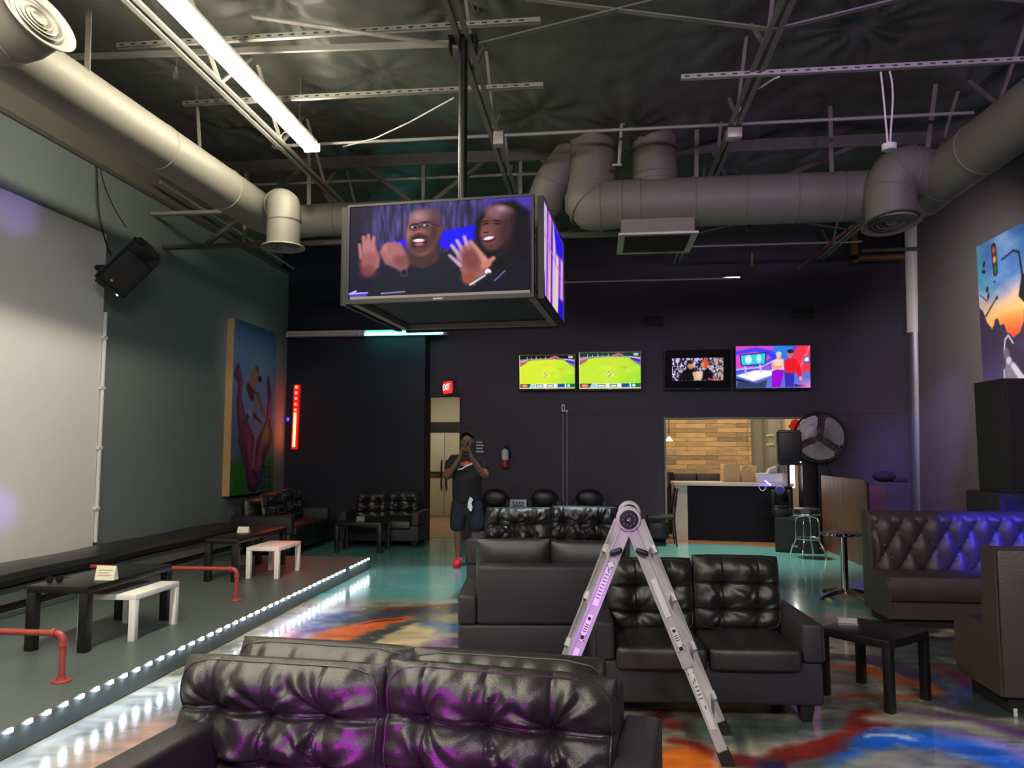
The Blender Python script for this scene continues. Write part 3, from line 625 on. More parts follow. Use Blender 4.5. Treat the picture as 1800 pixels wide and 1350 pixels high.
# --- crowd picture on the front hanging screen (x 0..1.78, y 0..1 downward)
def art_main(R):
    X, Y = R.X, R.Y
    s = vnoise(X*34, Y*5+3)*.6+vnoise(X*70, Y*9)*.4
    R.C[:] = (34,28,66); R.put((s-.30)*1.5, (92,84,150)); R.put((.30-X)/.2, (26,22,44)); R.put((Y-.42)/.4, (20,18,44))
    R.put(np.clip((X-1.25)/.2,0,1)*(.2-Y)/.1*.8, (70,50,160))
    sk = (132,78,78); skd = (84,44,50); skl = (176,112,110)
    # glowing blue signs
    R.poly([(.37,.40),(.57,.375),(.57,.46),(.36,.47)], (24,10,250), .02)
    R.poly([(.93,.315),(1.27,.26),(1.27,.42),(1.1,.50),(.95,.50),(.88,.44)], (18,6,250), .02)
    # man with glasses
    R.poly([(.18,.98),(.30,.74),(.56,.62),(.80,.56),(1.0,.54),(1.22,.66),(1.3,1.0),(.2,1.02)], (22,24,40), .03)
    R.ell(.735,.58,.14,.10,(78,48,46),0,.04); R.poly([(.60,.55),(.88,.52),(.90,.60),(.74,.70),(.60,.64)], (66,42,40), .03)
    R.ell(.735,.32,.165,.245,sk,.06,.03); R.ell(.76,.17,.15,.11,(112,74,84),.1,.06); R.ell(.69,.14,.07,.05,(168,120,128),0,.08)
    R.ell(.845,.33,.06,.20,(70,38,46),.1,.07,.8); R.ell(.60,.33,.03,.12,skl,0,.05,.5); R.ell(.905,.30,.022,.05,(96,54,58),.1,.02)
    R.ell(.655,.225,.05,.012,(42,24,26),-.1,.01); R.ell(.765,.21,.055,.013,(42,24,26),.05,.01)
    for cx_, cy_ in ((.655,.258),(.775,.245)):
        R.ell(cx_,cy_,.056,.033,(44,32,40),0,.008); R.ell(cx_,cy_,.047,.025,(110,70,76),0,.01); R.ell(cx_,cy_,.018,.012,(20,14,18),0,.008); R.ell(cx_-.025,cy_-.008,.012,.008,(210,190,220),0,.01)
    R.cap((.70,.25),(.725,.248),.006,.006,(44,32,40)); R.cap((.83,.235),(.895,.255),.006,.006,(44,32,40))
    R.ell(.705,.315,.036,.028,(150,92,88),0,.03); R.ell(.70,.332,.03,.010,(60,28,30),0,.015)
    R.ell(.70,.43,.105,.10,(56,34,38),0,.05,.8); R.ell(.70,.365,.075,.018,(40,22,26),0,.015)
    R.ell(.70,.415,.068,.048,(50,16,24),0,.01); R.ell(.695,.398,.056,.018,(232,220,226),0,.01); R.ell(.70,.438,.044,.020,(178,82,96),0,.015)
    R.ell(.70,.492,.06,.02,(96,56,58),0,.03)
    # his hands clapping, blurred
    R.poly([(.13,.42),(.18,.35),(.23,.37),(.27,.46),(.31,.56),(.30,.66),(.20,.74),(.15,.68)], (168,104,106), .03)
    for a_, b_, r_ in (((.12,.55),(.10,.41),.020),((.16,.50),(.14,.33),.024),((.19,.48),(.19,.315),.024),((.23,.50),(.245,.34),.022)): R.cap(a_, b_, r_, r_*.8, (176,112,112), .02)
    R.ell(.20,.60,.09,.11,(152,86,88),0,.06); R.ell(.19,.70,.07,.06,(120,62,62),0,.06)
    R.poly([(.30,.50),(.38,.42),(.46,.42),(.56,.50),(.60,.66),(.55,.74),(.46,.68),(.36,.63)], (150,92,94), .03)
    R.ell(.44,.50,.11,.09,(166,104,104),.3,.05); R.ell(.38,.46,.05,.05,(176,114,112),0,.03); R.ell(.52,.60,.07,.09,(124,72,72),-.5,.06)
    for q in ((.40,.42),(.45,.415),(.50,.43)): R.cap(q, (q[0]+.02,q[1]+.10), .022, .026, (160,100,100), .03)
    R.ell(.555,.735,.038,.042,(60,58,84),0,.012); R.ell(.553,.735,.024,.028,(20,20,34),0,.012)
    # woman at the right
    R.poly([(1.22,1.0),(1.25,.52),(1.28,.22),(1.42,.05),(1.62,.03),(1.76,.16),(1.78,1.0)], (12,10,20), .05)
    R.ell(1.30,.27,.05,.16,(16,12,20),.2,.05)
    R.ell(1.43,.31,.135,.235,(104,58,62),.18,.03); R.ell(1.47,.14,.13,.07,(128,84,96),.2,.05); R.ell(1.52,.12,.06,.03,(176,140,160),.3,.05)
    R.ell(1.54,.33,.07,.20,(62,32,38),.15,.08,.9); R.ell(1.36,.36,.05,.06,(132,76,76),.2,.05)
    R.ell(1.345,.235,.035,.008,(30,14,16),-.25,.01); R.ell(1.455,.235,.045,.009,(30,14,16),.2,.01); R.ell(1.35,.26,.028,.010,(28,14,18),-.2,.008); R.ell(1.455,.265,.032,.010,(28,14,18),.1,.008)
    R.ell(1.355,.34,.036,.026,(120,66,64),0,.02); R.ell(1.35,.352,.025,.008,(44,20,22),0,.01)
    R.ell(1.375,.42,.062,.036,(70,20,30),-.18,.01); R.ell(1.375,.413,.050,.018,(240,230,234),-.18,.01); R.ell(1.40,.50,.05,.02,(84,46,48),0,.03)
    # her clapping hands
    R.poly([(1.06,.60),(1.10,.50),(1.18,.44),(1.26,.50),(1.34,.62),(1.38,.76),(1.24,.90),(1.14,.86),(1.10,.72)], (150,90,86), .02)
    for a_, b_, r_ in (((1.12,.62),(1.02,.47),.022),((1.14,.56),(1.07,.42),.022),((1.18,.52),(1.14,.385),.022),((1.10,.68),(1.00,.575),.020)): R.cap(a_, b_, r_, r_*.8, (188,150,190), .02)
    R.cap((1.20,.44),(1.36,.68),.02,.04,(196,130,118),.03); R.ell(1.20,.62,.08,.13,(118,62,60),-.4,.06)
    R.cap((1.33,.70),(1.42,.625),.03,.022,(196,116,100),.02); R.ell(1.19,.82,.07,.07,(140,72,60),0,.05)
    R.ell(1.37,.765,.030,.032,(236,226,240),0,.01); R.cap((1.26,.86),(1.38,.79),.02,.016,(40,40,60),.02); R.cap((1.20,.89),(1.34,.80),.010,.008,(206,206,220),.01)
    R.poly([(1.22,1.0),(1.30,.86),(1.5,.72),(1.6,.62),(1.78,.7),(1.78,1.0)], (14,14,30), .03); R.cap((1.43,.86),(1.53,.76),.006,.006,(110,120,170),.01)
    # table items
    R.poly([(.0,.93),(.19,.93),(.17,1.0),(.01,1.0)], (74,60,190), .02); R.cap((.0,.935),(.19,.93),.008,.006,(190,190,250),.01); R.cap((.03,.93),(.07,.91),.01,.01,(180,190,250),.01)
    R.cap((.33,.945),(.56,.935),.007,.006,(150,150,210),.01)
def art_side(R):
    X, Y = R.X, R.Y
    R.C[:] = (150,120,205); R.put((.5-vnoise(X*4, Y*3))*3, (100,60,190))
    for x0, w, c in ((.10,.10,(196,186,214)),(.30,.05,(176,40,200)),(.42,.08,(222,196,206)),(.62,.05,(120,20,200)),(.82,.10,(206,190,214)),(1.10,.10,(226,200,206)),(1.36,.07,(150,40,210)),(1.55,.09,(196,176,232)),(1.7,.04,(220,60,190))):
        R.cap((x0+.12,-.05),(x0,1.05),w,w*1.1,c,.04)
    R.poly([(1.0,.45),(1.28,.30),(1.22,1.0),(.86,1.0)], (230,204,196), .05); R.poly([(.42,.50),(.60,.42),(.56,1.0),(.34,1.0)], (226,206,200), .05)
    R.poly([(.86,.0),(1.78,.0),(1.78,.22),(1.1,.30)], (44,16,226), .06); R.poly([(1.30,.78),(1.78,.74),(1.78,1),(1.2,1)], (40,12,200), .05); R.poly([(.0,.76),(.12,.74),(.16,1),(0,1)], (70,24,170), .04)
    R.cap((.0,.32),(1.78,.50),.012,.012,(216,90,220),.02); R.cap((.52,0),(.42,1),.02,.02,(168,20,190),.03)
def art_back(R):
    R.C[:] = (34,20,80); R.put((vnoise(R.X*6, R.Y*6)-.4)*2, (90,40,170)); R.ell(.9,.5,.4,.3,(160,60,200),0,.3)
def art_field(t):
    def f(R):
        X, Y = R.X, R.Y; n = fbm(X*5+t, Y*9, 3)
        R.C[:] = (206,226,48) if t < 1 else (190,222,52); R.put((X-1.0)*.6+(Y-.4)*.3, (120,206,40)); R.put((n-.5)*1.5, (226,236,96))
        R.poly([(0,0),(1.78,0),(1.78,.14),(1.3,.13),(.9,.125),(.5,.14),(0,.20)], (16,18,18) if t < 1 else (24,50,56), .03)
        R.path([(0,.15),(.3,.13),(.9,.115),(1.4,.125),(1.78,.17)], [.02]*5, (150,140,150), .02)
        for k in range(9): R.cap((.25+k*.1+.04*(k % 3),.12),(.25+k*.1+.04*(k % 3),.04+.03*((k*7) % 3)),.007,.005,(230,230,235),.008)
        R.path([(1.0,.09),(1.15,.05),(1.28,.085)], [.02,.03,.015], (216,90,110), .02)
        R.poly([(0,.18),(.28,.15),(.22,.24),(.05,.33),(0,.34)], (150,96,120), .03); R.path([(.02,.26),(.2,.19)], [.025,.02], (206,90,100), .03); R.path([(0,.20),(.25,.15)], [.012,.01], (210,200,220), .02)
        R.poly([(1.40,.12),(1.78,.16),(1.78,.38),(1.6,.27)], (120,100,210), .03); R.path([(1.52,.17),(1.74,.24)], [.03,.03], (60,40,140), .03); R.path([(1.45,.13),(1.76,.17)], [.012,.012], (220,210,240), .02)
        R.ell(.85+.03*t,.29,.12,.03,(232,180,60),0,.05,.6); R.ell(1.33,.43,.08,.02,(220,140,60),0,.03,.7)
        for k in range(22): 
            a = k*2.4; r = .012*(k % 9); R.ell(.84+.1*t*.3+r*1.3*math.cos(a), .60+r*.75*math.sin(a),.014,.018,(236,232,226) if k % 3 else (120,90,80),0,.012)
        R.poly([(0,.86),(1.78,.86),(1.78,.97),(0,.97)], (226,232,228), .01); R.poly([(0,.86),(.28,.86),(.26,.97),(0,.97)], (84,80,40), .01); R.ell(.16,.915,.09,.045,(240,130,120),0,.015)
        R.poly([(.28,.86),(.36,.86),(.31,.97),(.27,.97)], (30,50,70), .01); R.poly([(.36,.87),(.5,.87),(.5,.96),(.34,.96)], (150,200,226), .02)
        for x0, x1 in ((.53,.76),(.88,1.1)): R.poly([(x0,.875),(x1,.875),(x1,.96),(x0,.96)], (60,74,90), .01); R.poly([(x0+.02,.895),(x1-.02,.895),(x1-.02,.945),(x0+.02,.945)], (220,230,235), .01)
        R.poly([(1.22,.86),(1.46,.86),(1.46,.97),(1.22,.97)], (40,90,170), .01); R.path([(1.26,.93),(1.3,.9),(1.4,.91)], [.012]*3, (20,40,90), .01); R.poly([(1.50,.86),(1.78,.86),(1.78,.97),(1.50,.97)], (40,90,60), .01); R.ell(1.58,.915,.05,.045,(180,226,220),0,.015)
        R.poly([(1.58,.03),(1.72,.03),(1.72,.10),(1.58,.10)], (180,190,190), .01)
        R.put((.018-X)/.01, (240,240,150)); R.put((Y-.975)/.01, (220,226,180))
    return f
def art_movie(R):
    X, Y = R.X, R.Y; R.C[:] = (3,3,4)
    x0, x1, y0, y1 = .19, 1.58, .22, .80
    S = Ras(X, Y, (40,32,52)); n = vnoise(X*26, Y*16); S.put((n-.55)*5, (190,180,230)); S.put((vnoise(X*50+5, Y*40)-.72)*6, (250,245,255)); S.put((X-1.15)*2*(n*1.5), (190,160,140))
    S.poly([(.36,.80),(.45,.60),(.62,.46),(.74,.40),(.84,.62),(.86,.80)], (14,12,16), .03); S.ell(.70,.40,.075,.11,(196,140,96),0,.03); S.ell(.68,.32,.08,.05,(30,20,18),0,.03)
    S.ell(.92,.68,.10,.12,(226,196,160),0,.04); S.cap((.80,.62),(.84,.80),.05,.04,(214,170,130),.03)
    S.ell(1.09,.37,.10,.12,(206,84,30),0,.04); S.ell(1.03,.40,.04,.07,(206,150,110),0,.03); S.poly([(1.02,.80),(1.06,.56),(1.18,.50),(1.28,.60),(1.32,.80)], (16,12,26), .03); S.path([(1.18,.77),(1.34,.78)], [.02,.02], (220,60,90), .02)
    m = ((X > x0) & (X < x1) & (Y > y0) & (Y < y1)).astype(float); R.C = R.C*(1-m[...,None]) + S.C*m[...,None]
    R.put((.18-Y)*.05, (40,44,40))
def art_studio(R):
    X, Y = R.X, R.Y; R.C[:] = (60,70,210)
    R.ell(.4,.2,.9,.42,(120,90,220),0,.1); R.ell(.35,.25,.72,.32,(206,70,190),0,.08); R.poly([(.9,.0),(1.4,.0),(1.25,.3),(.9,.3)], (40,120,210), .05)
    R.path([(0,.16),(.5,.08),(.85,.18),(.95,.3),(.7,.45),(0,.62)], [.04,.05,.07,.08,.05,.04], (60,60,230), .05); R.path([(0,.56),(.6,.5),(.9,.36)], [.02]*3, (190,180,250), .03)
    R.poly([(1.45,.0),(1.78,0),(1.78,.92),(1.4,.7),(1.35,.3)], (232,50,70), .06); R.path([(1.78,.0),(1.5,.6)], [.02,.02], (250,120,130), .04)
    R.poly([(.09,.20),(.74,.15),(.72,.44),(.12,.48)], (16,40,110), .01); R.poly([(.12,.22),(.71,.175),(.69,.42),(.145,.455)], (60,190,206), .01); R.ell(.30,.32,.08,.10,(190,240,240),0,.03); R.ell(.55,.30,.06,.10,(170,230,236),0,.03)
    R.poly([(1.62,.26),(1.76,.25),(1.76,.42),(1.62,.42)], (70,90,190), .01); R.poly([(1.65,.29),(1.74,.28),(1.74,.37),(1.65,.38)], (220,230,250), .01)
    R.put((Y-.60)/.06, (96,106,200)); R.poly([(0,.70),(.45,.58),(.86,.58),(.98,.66),(.42,.84)], (236,236,255), .02); R.poly([(0,.76),(.42,.88),(.40,.92),(0,.82)], (20,24,60), .02); R.poly([(.05,.84),(.5,.88),(.75,.80),(.7,1),(0,1)], (46,60,90), .04); R.cap((.22,.50),(.24,.68),.02,.02,(180,180,240),.02); R.cap((.58,.46),(.6,.62),.025,.02,(190,190,250),.02)
    # woman
    R.poly([(.86,.98),(.86,.62),(.94,.56),(1.12,.58),(1.14,.70),(1.06,.98)], (150,10,200), .02); R.poly([(.88,.36),(.98,.30),(1.14,.32),(1.16,.58),(1.0,.56),(.86,.60)], (236,196,180), .03); R.path([(.88,.42),(.92,.52),(1.08,.5)], [.03]*3, (226,150,120), .03)
    R.ell(1.03,.24,.06,.08,(226,170,160),0,.02); R.ell(1.03,.19,.07,.05,(206,190,200),0,.02)
    # man in red jumper
    R.poly([(1.18,.98),(1.16,.62),(1.4,.62),(1.38,.98)], (50,44,170), .02); R.poly([(1.18,.64),(1.16,.36),(1.28,.29),(1.42,.30),(1.54,.48),(1.58,.72),(1.50,.74),(1.40,.56),(1.40,.66)], (222,24,40), .02)
    R.ell(1.30,.20,.07,.10,(196,110,100),0,.02); R.ell(1.31,.135,.075,.05,(50,30,40),0,.02); R.ell(1.55,.78,.035,.05,(230,150,140),0,.02)
    R.poly([(1.4,.92),(1.7,.94),(1.7,.98),(1.4,.97)], (20,16,60), .02); R.put(np.clip(X-1.4,0,1)*(Y-.75)*14, (226,120,200))
M['bezel'] = mat('gloss black bezel', (.012,.012,.013), .3, noise=.1)
M['bezelgrey'] = mat('dark grey bezel', (.018,.017,.019), .4, noise=.1)
def television(label, BLc, ex, ez, art, res, em, dep=.07, bez_=.016, group=None, bevel='bezel', front=None):
    """BL bottom-left corner of front, ex along width, ez up; front normal = ex x ez toward viewer"""
    BL, ex, ez = Vector(BLc), Vector(ex), Vector(ez); w, h = ex.length, ez.length; x, z = ex.normalized(), ez.normalized(); n = x.cross(z).normalized()
    t = thing('television', label, 'television', BL+ex*.5, 0, group)
    def B(u0,u1,v0,v1,d0,d1,bm): prism(bm, [BL+x*u0+z*v0+n*d0, BL+x*u1+z*v0+n*d0, BL+x*u1+z*v1+n*d0, BL+x*u0+z*v1+n*d0], n*(d1-d0))
    bm = NB(); B(0,w,0,h,-dep*.45,-.004,bm); B(w*.12,w*.88,h*.12,h*.75,-dep,-dep*.45,bm); obj('casing', bm, 'blackplastic', t, False, True)
    bm = NB(); lo = bez_*1.9
    for q in ((0,w,0,lo),(0,w,h-bez_,h),(0,bez_,lo,h-bez_),(w-bez_,w,lo,h-bez_)): B(*q,-.006,.008,bm)
    bz = obj('bezel', bm, bevel, t, False, True)
    bm = NB(); B(w/2-.025*w, w/2+.025*w, lo*.35, lo*.65, .008, .009, bm); obj('badge', bm, 'strut', bz, False, False).data.transform(wm(t).inverted())
    C = screen_art(res[0], res[1], 1.78, art)
    L = wm(t).inverted(); p0 = L @ (BL+x*bez_+z*(h-bez_)); e1 = L.to_3x3() @ (x*(w-2*bez_)); e2 = L.to_3x3() @ (-z*(h-bez_-lo))
    grid_mesh('screen', p0, e1, e2, res[0], res[1], C, vmat('lit screen '+label[:12], .4, emit=em*.5, spec=.06), t)
    return t
# hanging cube of four screens
q0 = PD(609,531,5.25); q1 = PD(939,527,5.0); zb0 = (q0.z+q1.z)/2
q0.z = q1.z = zb0; wv = q1-q0; hz = PD(938,335,5.0).z-zb0
sd = PD(976,574,6.2)-PD(938,527,5.0); sd.z = 0
perp = Vector((-wv.y, wv.x, 0)).normalized()*wv.length; perp = (perp*.5+sd.normalized()*wv.length*.5); perp = perp.normalized()*wv.length*.955
gp = 'screens of the hanging cube'
Z = Vector((0,0,hz)); nrm = wv.cross(Z).normalized()
television('large hanging screen showing two clapping laughing people', q0, wv, Z, art_main, (400,226), 1.15, group=gp, bevel='bezelgrey')
television('hanging screen with purple and cream shapes, at the right side of the cube', q1+wv.normalized()*.05+perp*.035, perp*.965, Z, art_side, (180,100), 1.0, group=gp)
television('hanging screen on the back of the cube, turned to the bar', q1+perp*1.06, -wv, Z, art_back, (90,50), .8, group=gp)
television('hanging screen on the stage side of the cube', q0+perp*.99-wv.normalized()*.05, -perp*.965, Z, art_back, (90,50), .8, group=gp)
cc = q0+wv*.5+perp*.52
mt = thing('ceiling_mount', 'black ceiling pole and frame holding the four hanging screens', 'screen mount', (cc.x,cc.y,zb0))
ptop = PZ(806,62,4.72)
bm = NB(); cyl(bm, (cc.x,cc.y,zb0+.25), (cc.x,cc.y,4.72), .034, 18); obj('pole', bm, mat('black pole', (.03,.03,.03), .35, metal=.6, noise=.2), mt, True, True)
bm = NB(); cyl(bm, (cc.x,cc.y,zb0+hz*1.25), (cc.x,cc.y,zb0+hz*1.29), .042, 18); obj('collar', bm, 'black', mt, True, True)
bm = NB(); bx(bm, cc.x-.11,cc.x+.11,cc.y-.06,cc.y+.06,4.70,4.715); 
for s in (-1,1): bx(bm, cc.x+s*.10-.004,cc.x+s*.10+.004,cc.y-.06,cc.y+.06,4.60,4.72)
obj('clamp', bm, 'black', mt, False, True)
inn = .02
cor = [q0+wv*inn+perp*inn, q0+wv*(1-inn)+perp*inn, q0+wv*(1-inn)+perp*(1-inn), q0+wv*inn+perp*(1-inn)]
for a, b in zip(cor, cor[1:]+cor[:1]):
    bm = NB(); bar(bm, a+Vector((0,0,.03)), b+Vector((0,0,.03)), .05, .04); obj('frame_rail', bm, 'steel', mt, False, True)
bm = NB(); bar(bm, cor[0]+Vector((0,0,.3)), cor[2]+Vector((0,0,.3)), .05, .05); bar(bm, cor[1]+Vector((0,0,.3)), cor[3]+Vector((0,0,.3)), .05, .05); obj('cross_arm', bm, 'black', mt, False, True)
bm = NB(); prism(bm, [c+Vector((0,0,.052)) for c in cor], (0,0,.01)); obj('bottom_panel', bm, 'black', mt, False, True)
# four screens on the far wall
YV = YT-.17
gp = 'screens on the far wall'
for (u0,v0,u1,v1,art,res,em,lb,tilt) in ((912,624,1012,686,art_field(0),(170,96),1.15,'small wall screen showing a green ball game, beside the corridor',.06),(1017,619,1128,686,art_field(1),(170,96),1.15,'wall screen showing the same green ball game, second from the corridor',.06),(1168,615,1286,685,art_movie,(170,96),1.1,'wall screen with a small film picture of a couple amid black borders',.10),(1293,608,1427,685,art_studio,(190,107),1.2,'wall screen with a bright studio programme, man in red jumper',.06)):
    a, b, c = PY(u0,v1,YV), PY(u1,v1-1,YV), PY(u0,v0,YV)
    t = television(lb, (a.x,YV+.02,a.z), (b.x-a.x,0,0), (0,-tilt,(c.z-a.z)), art, res, em, .08, .014, gp)
    bm = NB(); bx(bm, (a.x+b.x)/2-.15,(a.x+b.x)/2+.15,YV+.05,YT-.003,a.z+.2,a.z+.32); obj('wall_bracket', bm, 'black', t, False, True)
    if 'film' in lb:
        p = PY(1173,663,YV); bm = NB(); sphere(bm, (p.x,YV+.005,p.z), .016, 10); obj('power_light', bm, emis('small white pilot light', (1,1,1), 4), t, True, True)
# ================================================================== LAMPS ON THE WALLS
a, b = PY(490,589,12.75), PY(785,589,12.75); xm_ = PY(637,590,12.75).x; zz = a.z
t = thing('wall_strip_light', 'double strip light high on the navy wall, its inner tube glowing teal', 'strip light', (a.x,12.75,zz))
for (x0,x1,on) in ((max(a.x,XL+.05),xm_,0),(xm_+.01,b.x,1)):
    bm = NB(); bx(bm, x0,x1,12.72,YB,zz-.03,zz+.06,.008); obj('housing', bm, mat('pinkish white housing', (.80,.66,.62), .4, noise=.04), t, False, True)
    bm = NB(); cyl(bm, (x0+.05,12.69,zz-.02), (x1-.05,12.69,zz-.02), .024 if on else .018, 14); obj('tube', bm, 'tubeteal' if on else 'whiteplastic', t, True, True)
    for xx in (x0+.03,x1-.03):
        bm = NB(); bx(bm, xx-.02,xx+.02,12.67,12.72,zz-.05,zz+.02,.004); obj('end_cap', bm, 'whiteplastic', t, False, True)
# red light bar on the navy wall
a, b = PY(521,678,12.8), PY(516,788,12.8)
t = thing('light_bar', 'vertical red led bar on the navy wall beside the tentacle painting', 'light bar', (b.x,12.8,b.z))
bm = NB(); bar(bm, (a.x,12.84,a.z+.02), (b.x,12.84,b.z-.02), .10, .06, (0,1,0)); obj('bar_body', bm, mat('red glowing tube body', (.2,.01,.01), .4, emit=(1,.015,.008), es=.28, noise=.02), t, False, True)
er = [emis('red led', (1,.03,.02), 9), emis('amber red led', (1,.16,.03), 12)]
for k in range(22):
    f = (k+.5)/22
    if k % 2: continue
    c = Vector((a.x,12.80,a.z)).lerp(Vector((b.x,12.80,b.z)), f); bm = NB(); box(bm, c, (.04,.02,.045 if k < 10 else .095), None, .006)
    obj('diode', bm, er[1 if k >= 10 else 0], t, False, True)
p = PY(506,737,12.83); bm = NB(); sphere(bm, p, .028, 12, (1,.5,1.3)); solo('pilot_light', bm, emis('blue pilot', (.05,.03,1), 1.5), 'tiny blue light left of the red led bar', 'pilot light', p)
# white led strip along the stage edge
t = thing('led_strip', 'strip of white leds along the front edge of the stage', 'led strip', (-2.965,3.5,.152))
bm = NB(); bx(bm, -2.972,-2.960,2.6,9.94,.128,.148); obj('strip_tape', bm, 'steeldark', t, False, True)
ew = emis('cool white led', (.76,.84,1), 24)
yy = 2.75; k = 0
while yy < 9.9:
    if not (8.97 < yy < 9.12):
        bm = NB(); box(bm, (-2.952,yy,.140), (.014,.036,.022), None, .003); obj('diode', bm, ew, t, False, True)
    yy += .136
# exit sign
a = PY(787,681,YT-.6)
t = thing('exit_sign', 'red glowing exit sign on a stem above the cream doors', 'exit sign', a)
ps = Matrix.Translation(a) @ Euler((0,0,-1.0)).to_matrix().to_4x4()
bm = NB(); box(bm, (0,0,0), (.33,.05,.20), None, .01); xf(bm, ps); obj('sign_body', bm, mat('red lit sign face', (.3,.01,.01), .4, emit=(1,.03,.03), es=.5, noise=.02), t, False, True)
bm = text_bm('EXIT', .15); xf(bm, ps @ Matrix.Translation((0,-.027,0)) @ Euler((PI/2,0,0)).to_matrix().to_4x4()); obj('lettering', bm, emis('red letters', (1,.16,.14), 3.5), t, False, True)
bm = NB(); bar(bm, a+Vector((0,0,.1)), (a.x,a.y,a.z+.16), .1, .1); cyl(bm, a+Vector((0,0,.1)), (a.x+.0,YT,a.z+.16), .02, 8); obj('stem', bm, 'black', t, False, True)
# ================================================================== PAINTING AND MURAL
def art_tent(R):
    X, Y = R.X, R.Y            # x 0..1 (along wall, near->far), y 0..1.9
    n = fbm(X*4, Y*4, 4); R.C[:] = (86,112,150); R.put((.35-Y)/.35+(n-.5), (40,70,110)); R.put((.12-Y)/.1, (36,72,92)); R.put((n-.5)*3, (120,136,168)); R.put((Y-.9)/.5*(n*.9), (96,104,150))
    R.put((Y-1.42+.25*(n-.5))/.12, (44,104,44)); R.put(np.clip((Y-1.5)/.2,0,1)*(fbm(X*9,Y*5)-.42)*5, (30,130,48)); R.put(np.clip((X-.7)*2,0,1)*(Y-1.2)/.3, (70,110,60))
    pu, pd, pl = (112,56,92), (74,34,66), (160,110,130)
    R.path([(.52,1.72),(.42,1.40),(.22,1.12),(.14,.86),(.16,.66),(.10,.52),(.05,.60),(.10,.66)], [.17,.15,.10,.05,.045,.04,.035,.02], pd, .03)
    R.path([(.52,1.70),(.43,1.40),(.24,1.12),(.155,.86),(.17,.66),(.105,.53)], [.11,.10,.06,.025,.02,.015], pu, .03)
    R.path([(.62,1.62),(.66,1.36),(.84,1.08),(.86,.80),(.80,.60),(.82,.54)], [.14,.10,.06,.05,.03,.01], pd, .03); R.path([(.62,1.6),(.68,1.36),(.85,1.08),(.88,.80)], [.08,.05,.03,.02], (146,70,110), .03)
    R.path([(.86,1.10),(.90,1.28),(.74,1.50)], [.05,.06,.04], pd, .03); R.ell(.78,1.24,.07,.12,(110,110,60),.5,.04)
    R.path([(.24,1.12),(.20,1.30),(.34,1.60)], [.05,.06,.04], (96,50,70), .03); R.path([(.36,1.3),(.44,1.6)], [.02,.03], (160,60,130), .03); R.path([(.54,1.25),(.50,1.6)], [.02,.03], pl, .03)
    # generic figure held between the tentacles
    R.path([(.45,.36),(.46,.56)], [.015,.02], (120,120,110), .02); R.ell(.52,.50,.05,.05,(60,70,60),0,.02); R.path([(.48,.58),(.38,.70),(.50,.78)], [.08,.09,.05], (132,88,84), .03); R.path([(.34,.72),(.42,.80),(.56,.80)], [.05,.06,.04], (60,36,40), .03)
    R.path([(.50,.80),(.52,1.00),(.50,1.04)], [.035,.03,.02], (110,96,86), .02); R.path([(.56,.80),(.72,1.0)], [.035,.03], (104,80,70), .02); R.path([(.48,1.02),(.66,1.10)], [.03,.012], (50,44,44), .02); R.path([(.34,1.04),(.28,1.12)], [.03,.03], (60,56,60), .02); R.ell(.60,.60,.05,.035,(24,20,22),0,.015)
    # writing block: rows of small letter-like marks
    R.poly([(.62,1.62),(.96,1.60),(.96,1.9),(.62,1.9)], (70,100,120), .08, .6)
    for r in range(5):
        for k in range(5):
            if (r*3+k) % 6: 
                x0 = .64+k*.064; y0 = 1.60+r*.056
                R.path([(x0,y0),(x0,y0+.034)], [.006,.006], (16,20,36), .008); R.path([(x0,y0+.01*(k % 3)),(x0+.03,y0+.012*((k+r) % 3))], [.006,.006], (16,20,36), .008)
a0 = PX(413,559,XL+.12); a1 = PX(487,580,XL+.12); ab = PX(409,872,XL+.12)
ya, yb_, z1_, z0_ = a0.y, a1.y, a0.z, ab.z
t = thing('painting', 'tall painting of purple tentacles grasping a figure, on the grey side wall', 'painting', (XL+.06,(ya+yb_)/2,z0_))
bm = NB(); bx(bm, XL+.003, XL+.115, ya, yb_, z0_, z1_); obj('timber_frame', bm, 'palewood', t, False, True)
nx, ny = 130, 240; x = np.linspace(0,1,nx); y = np.linspace(0,1.9,ny); GX_, GY_ = np.meshgrid(x,y); R = Ras(GX_,GY_,(0,0,0)); art_tent(R)
L = t.location
grid_mesh('canvas', Vector((XL+.12,ya,z1_))-L, (0,yb_-ya,0), (0,0,z0_-z1_), nx, ny, R.C, vmat('painted canvas', .6), t)
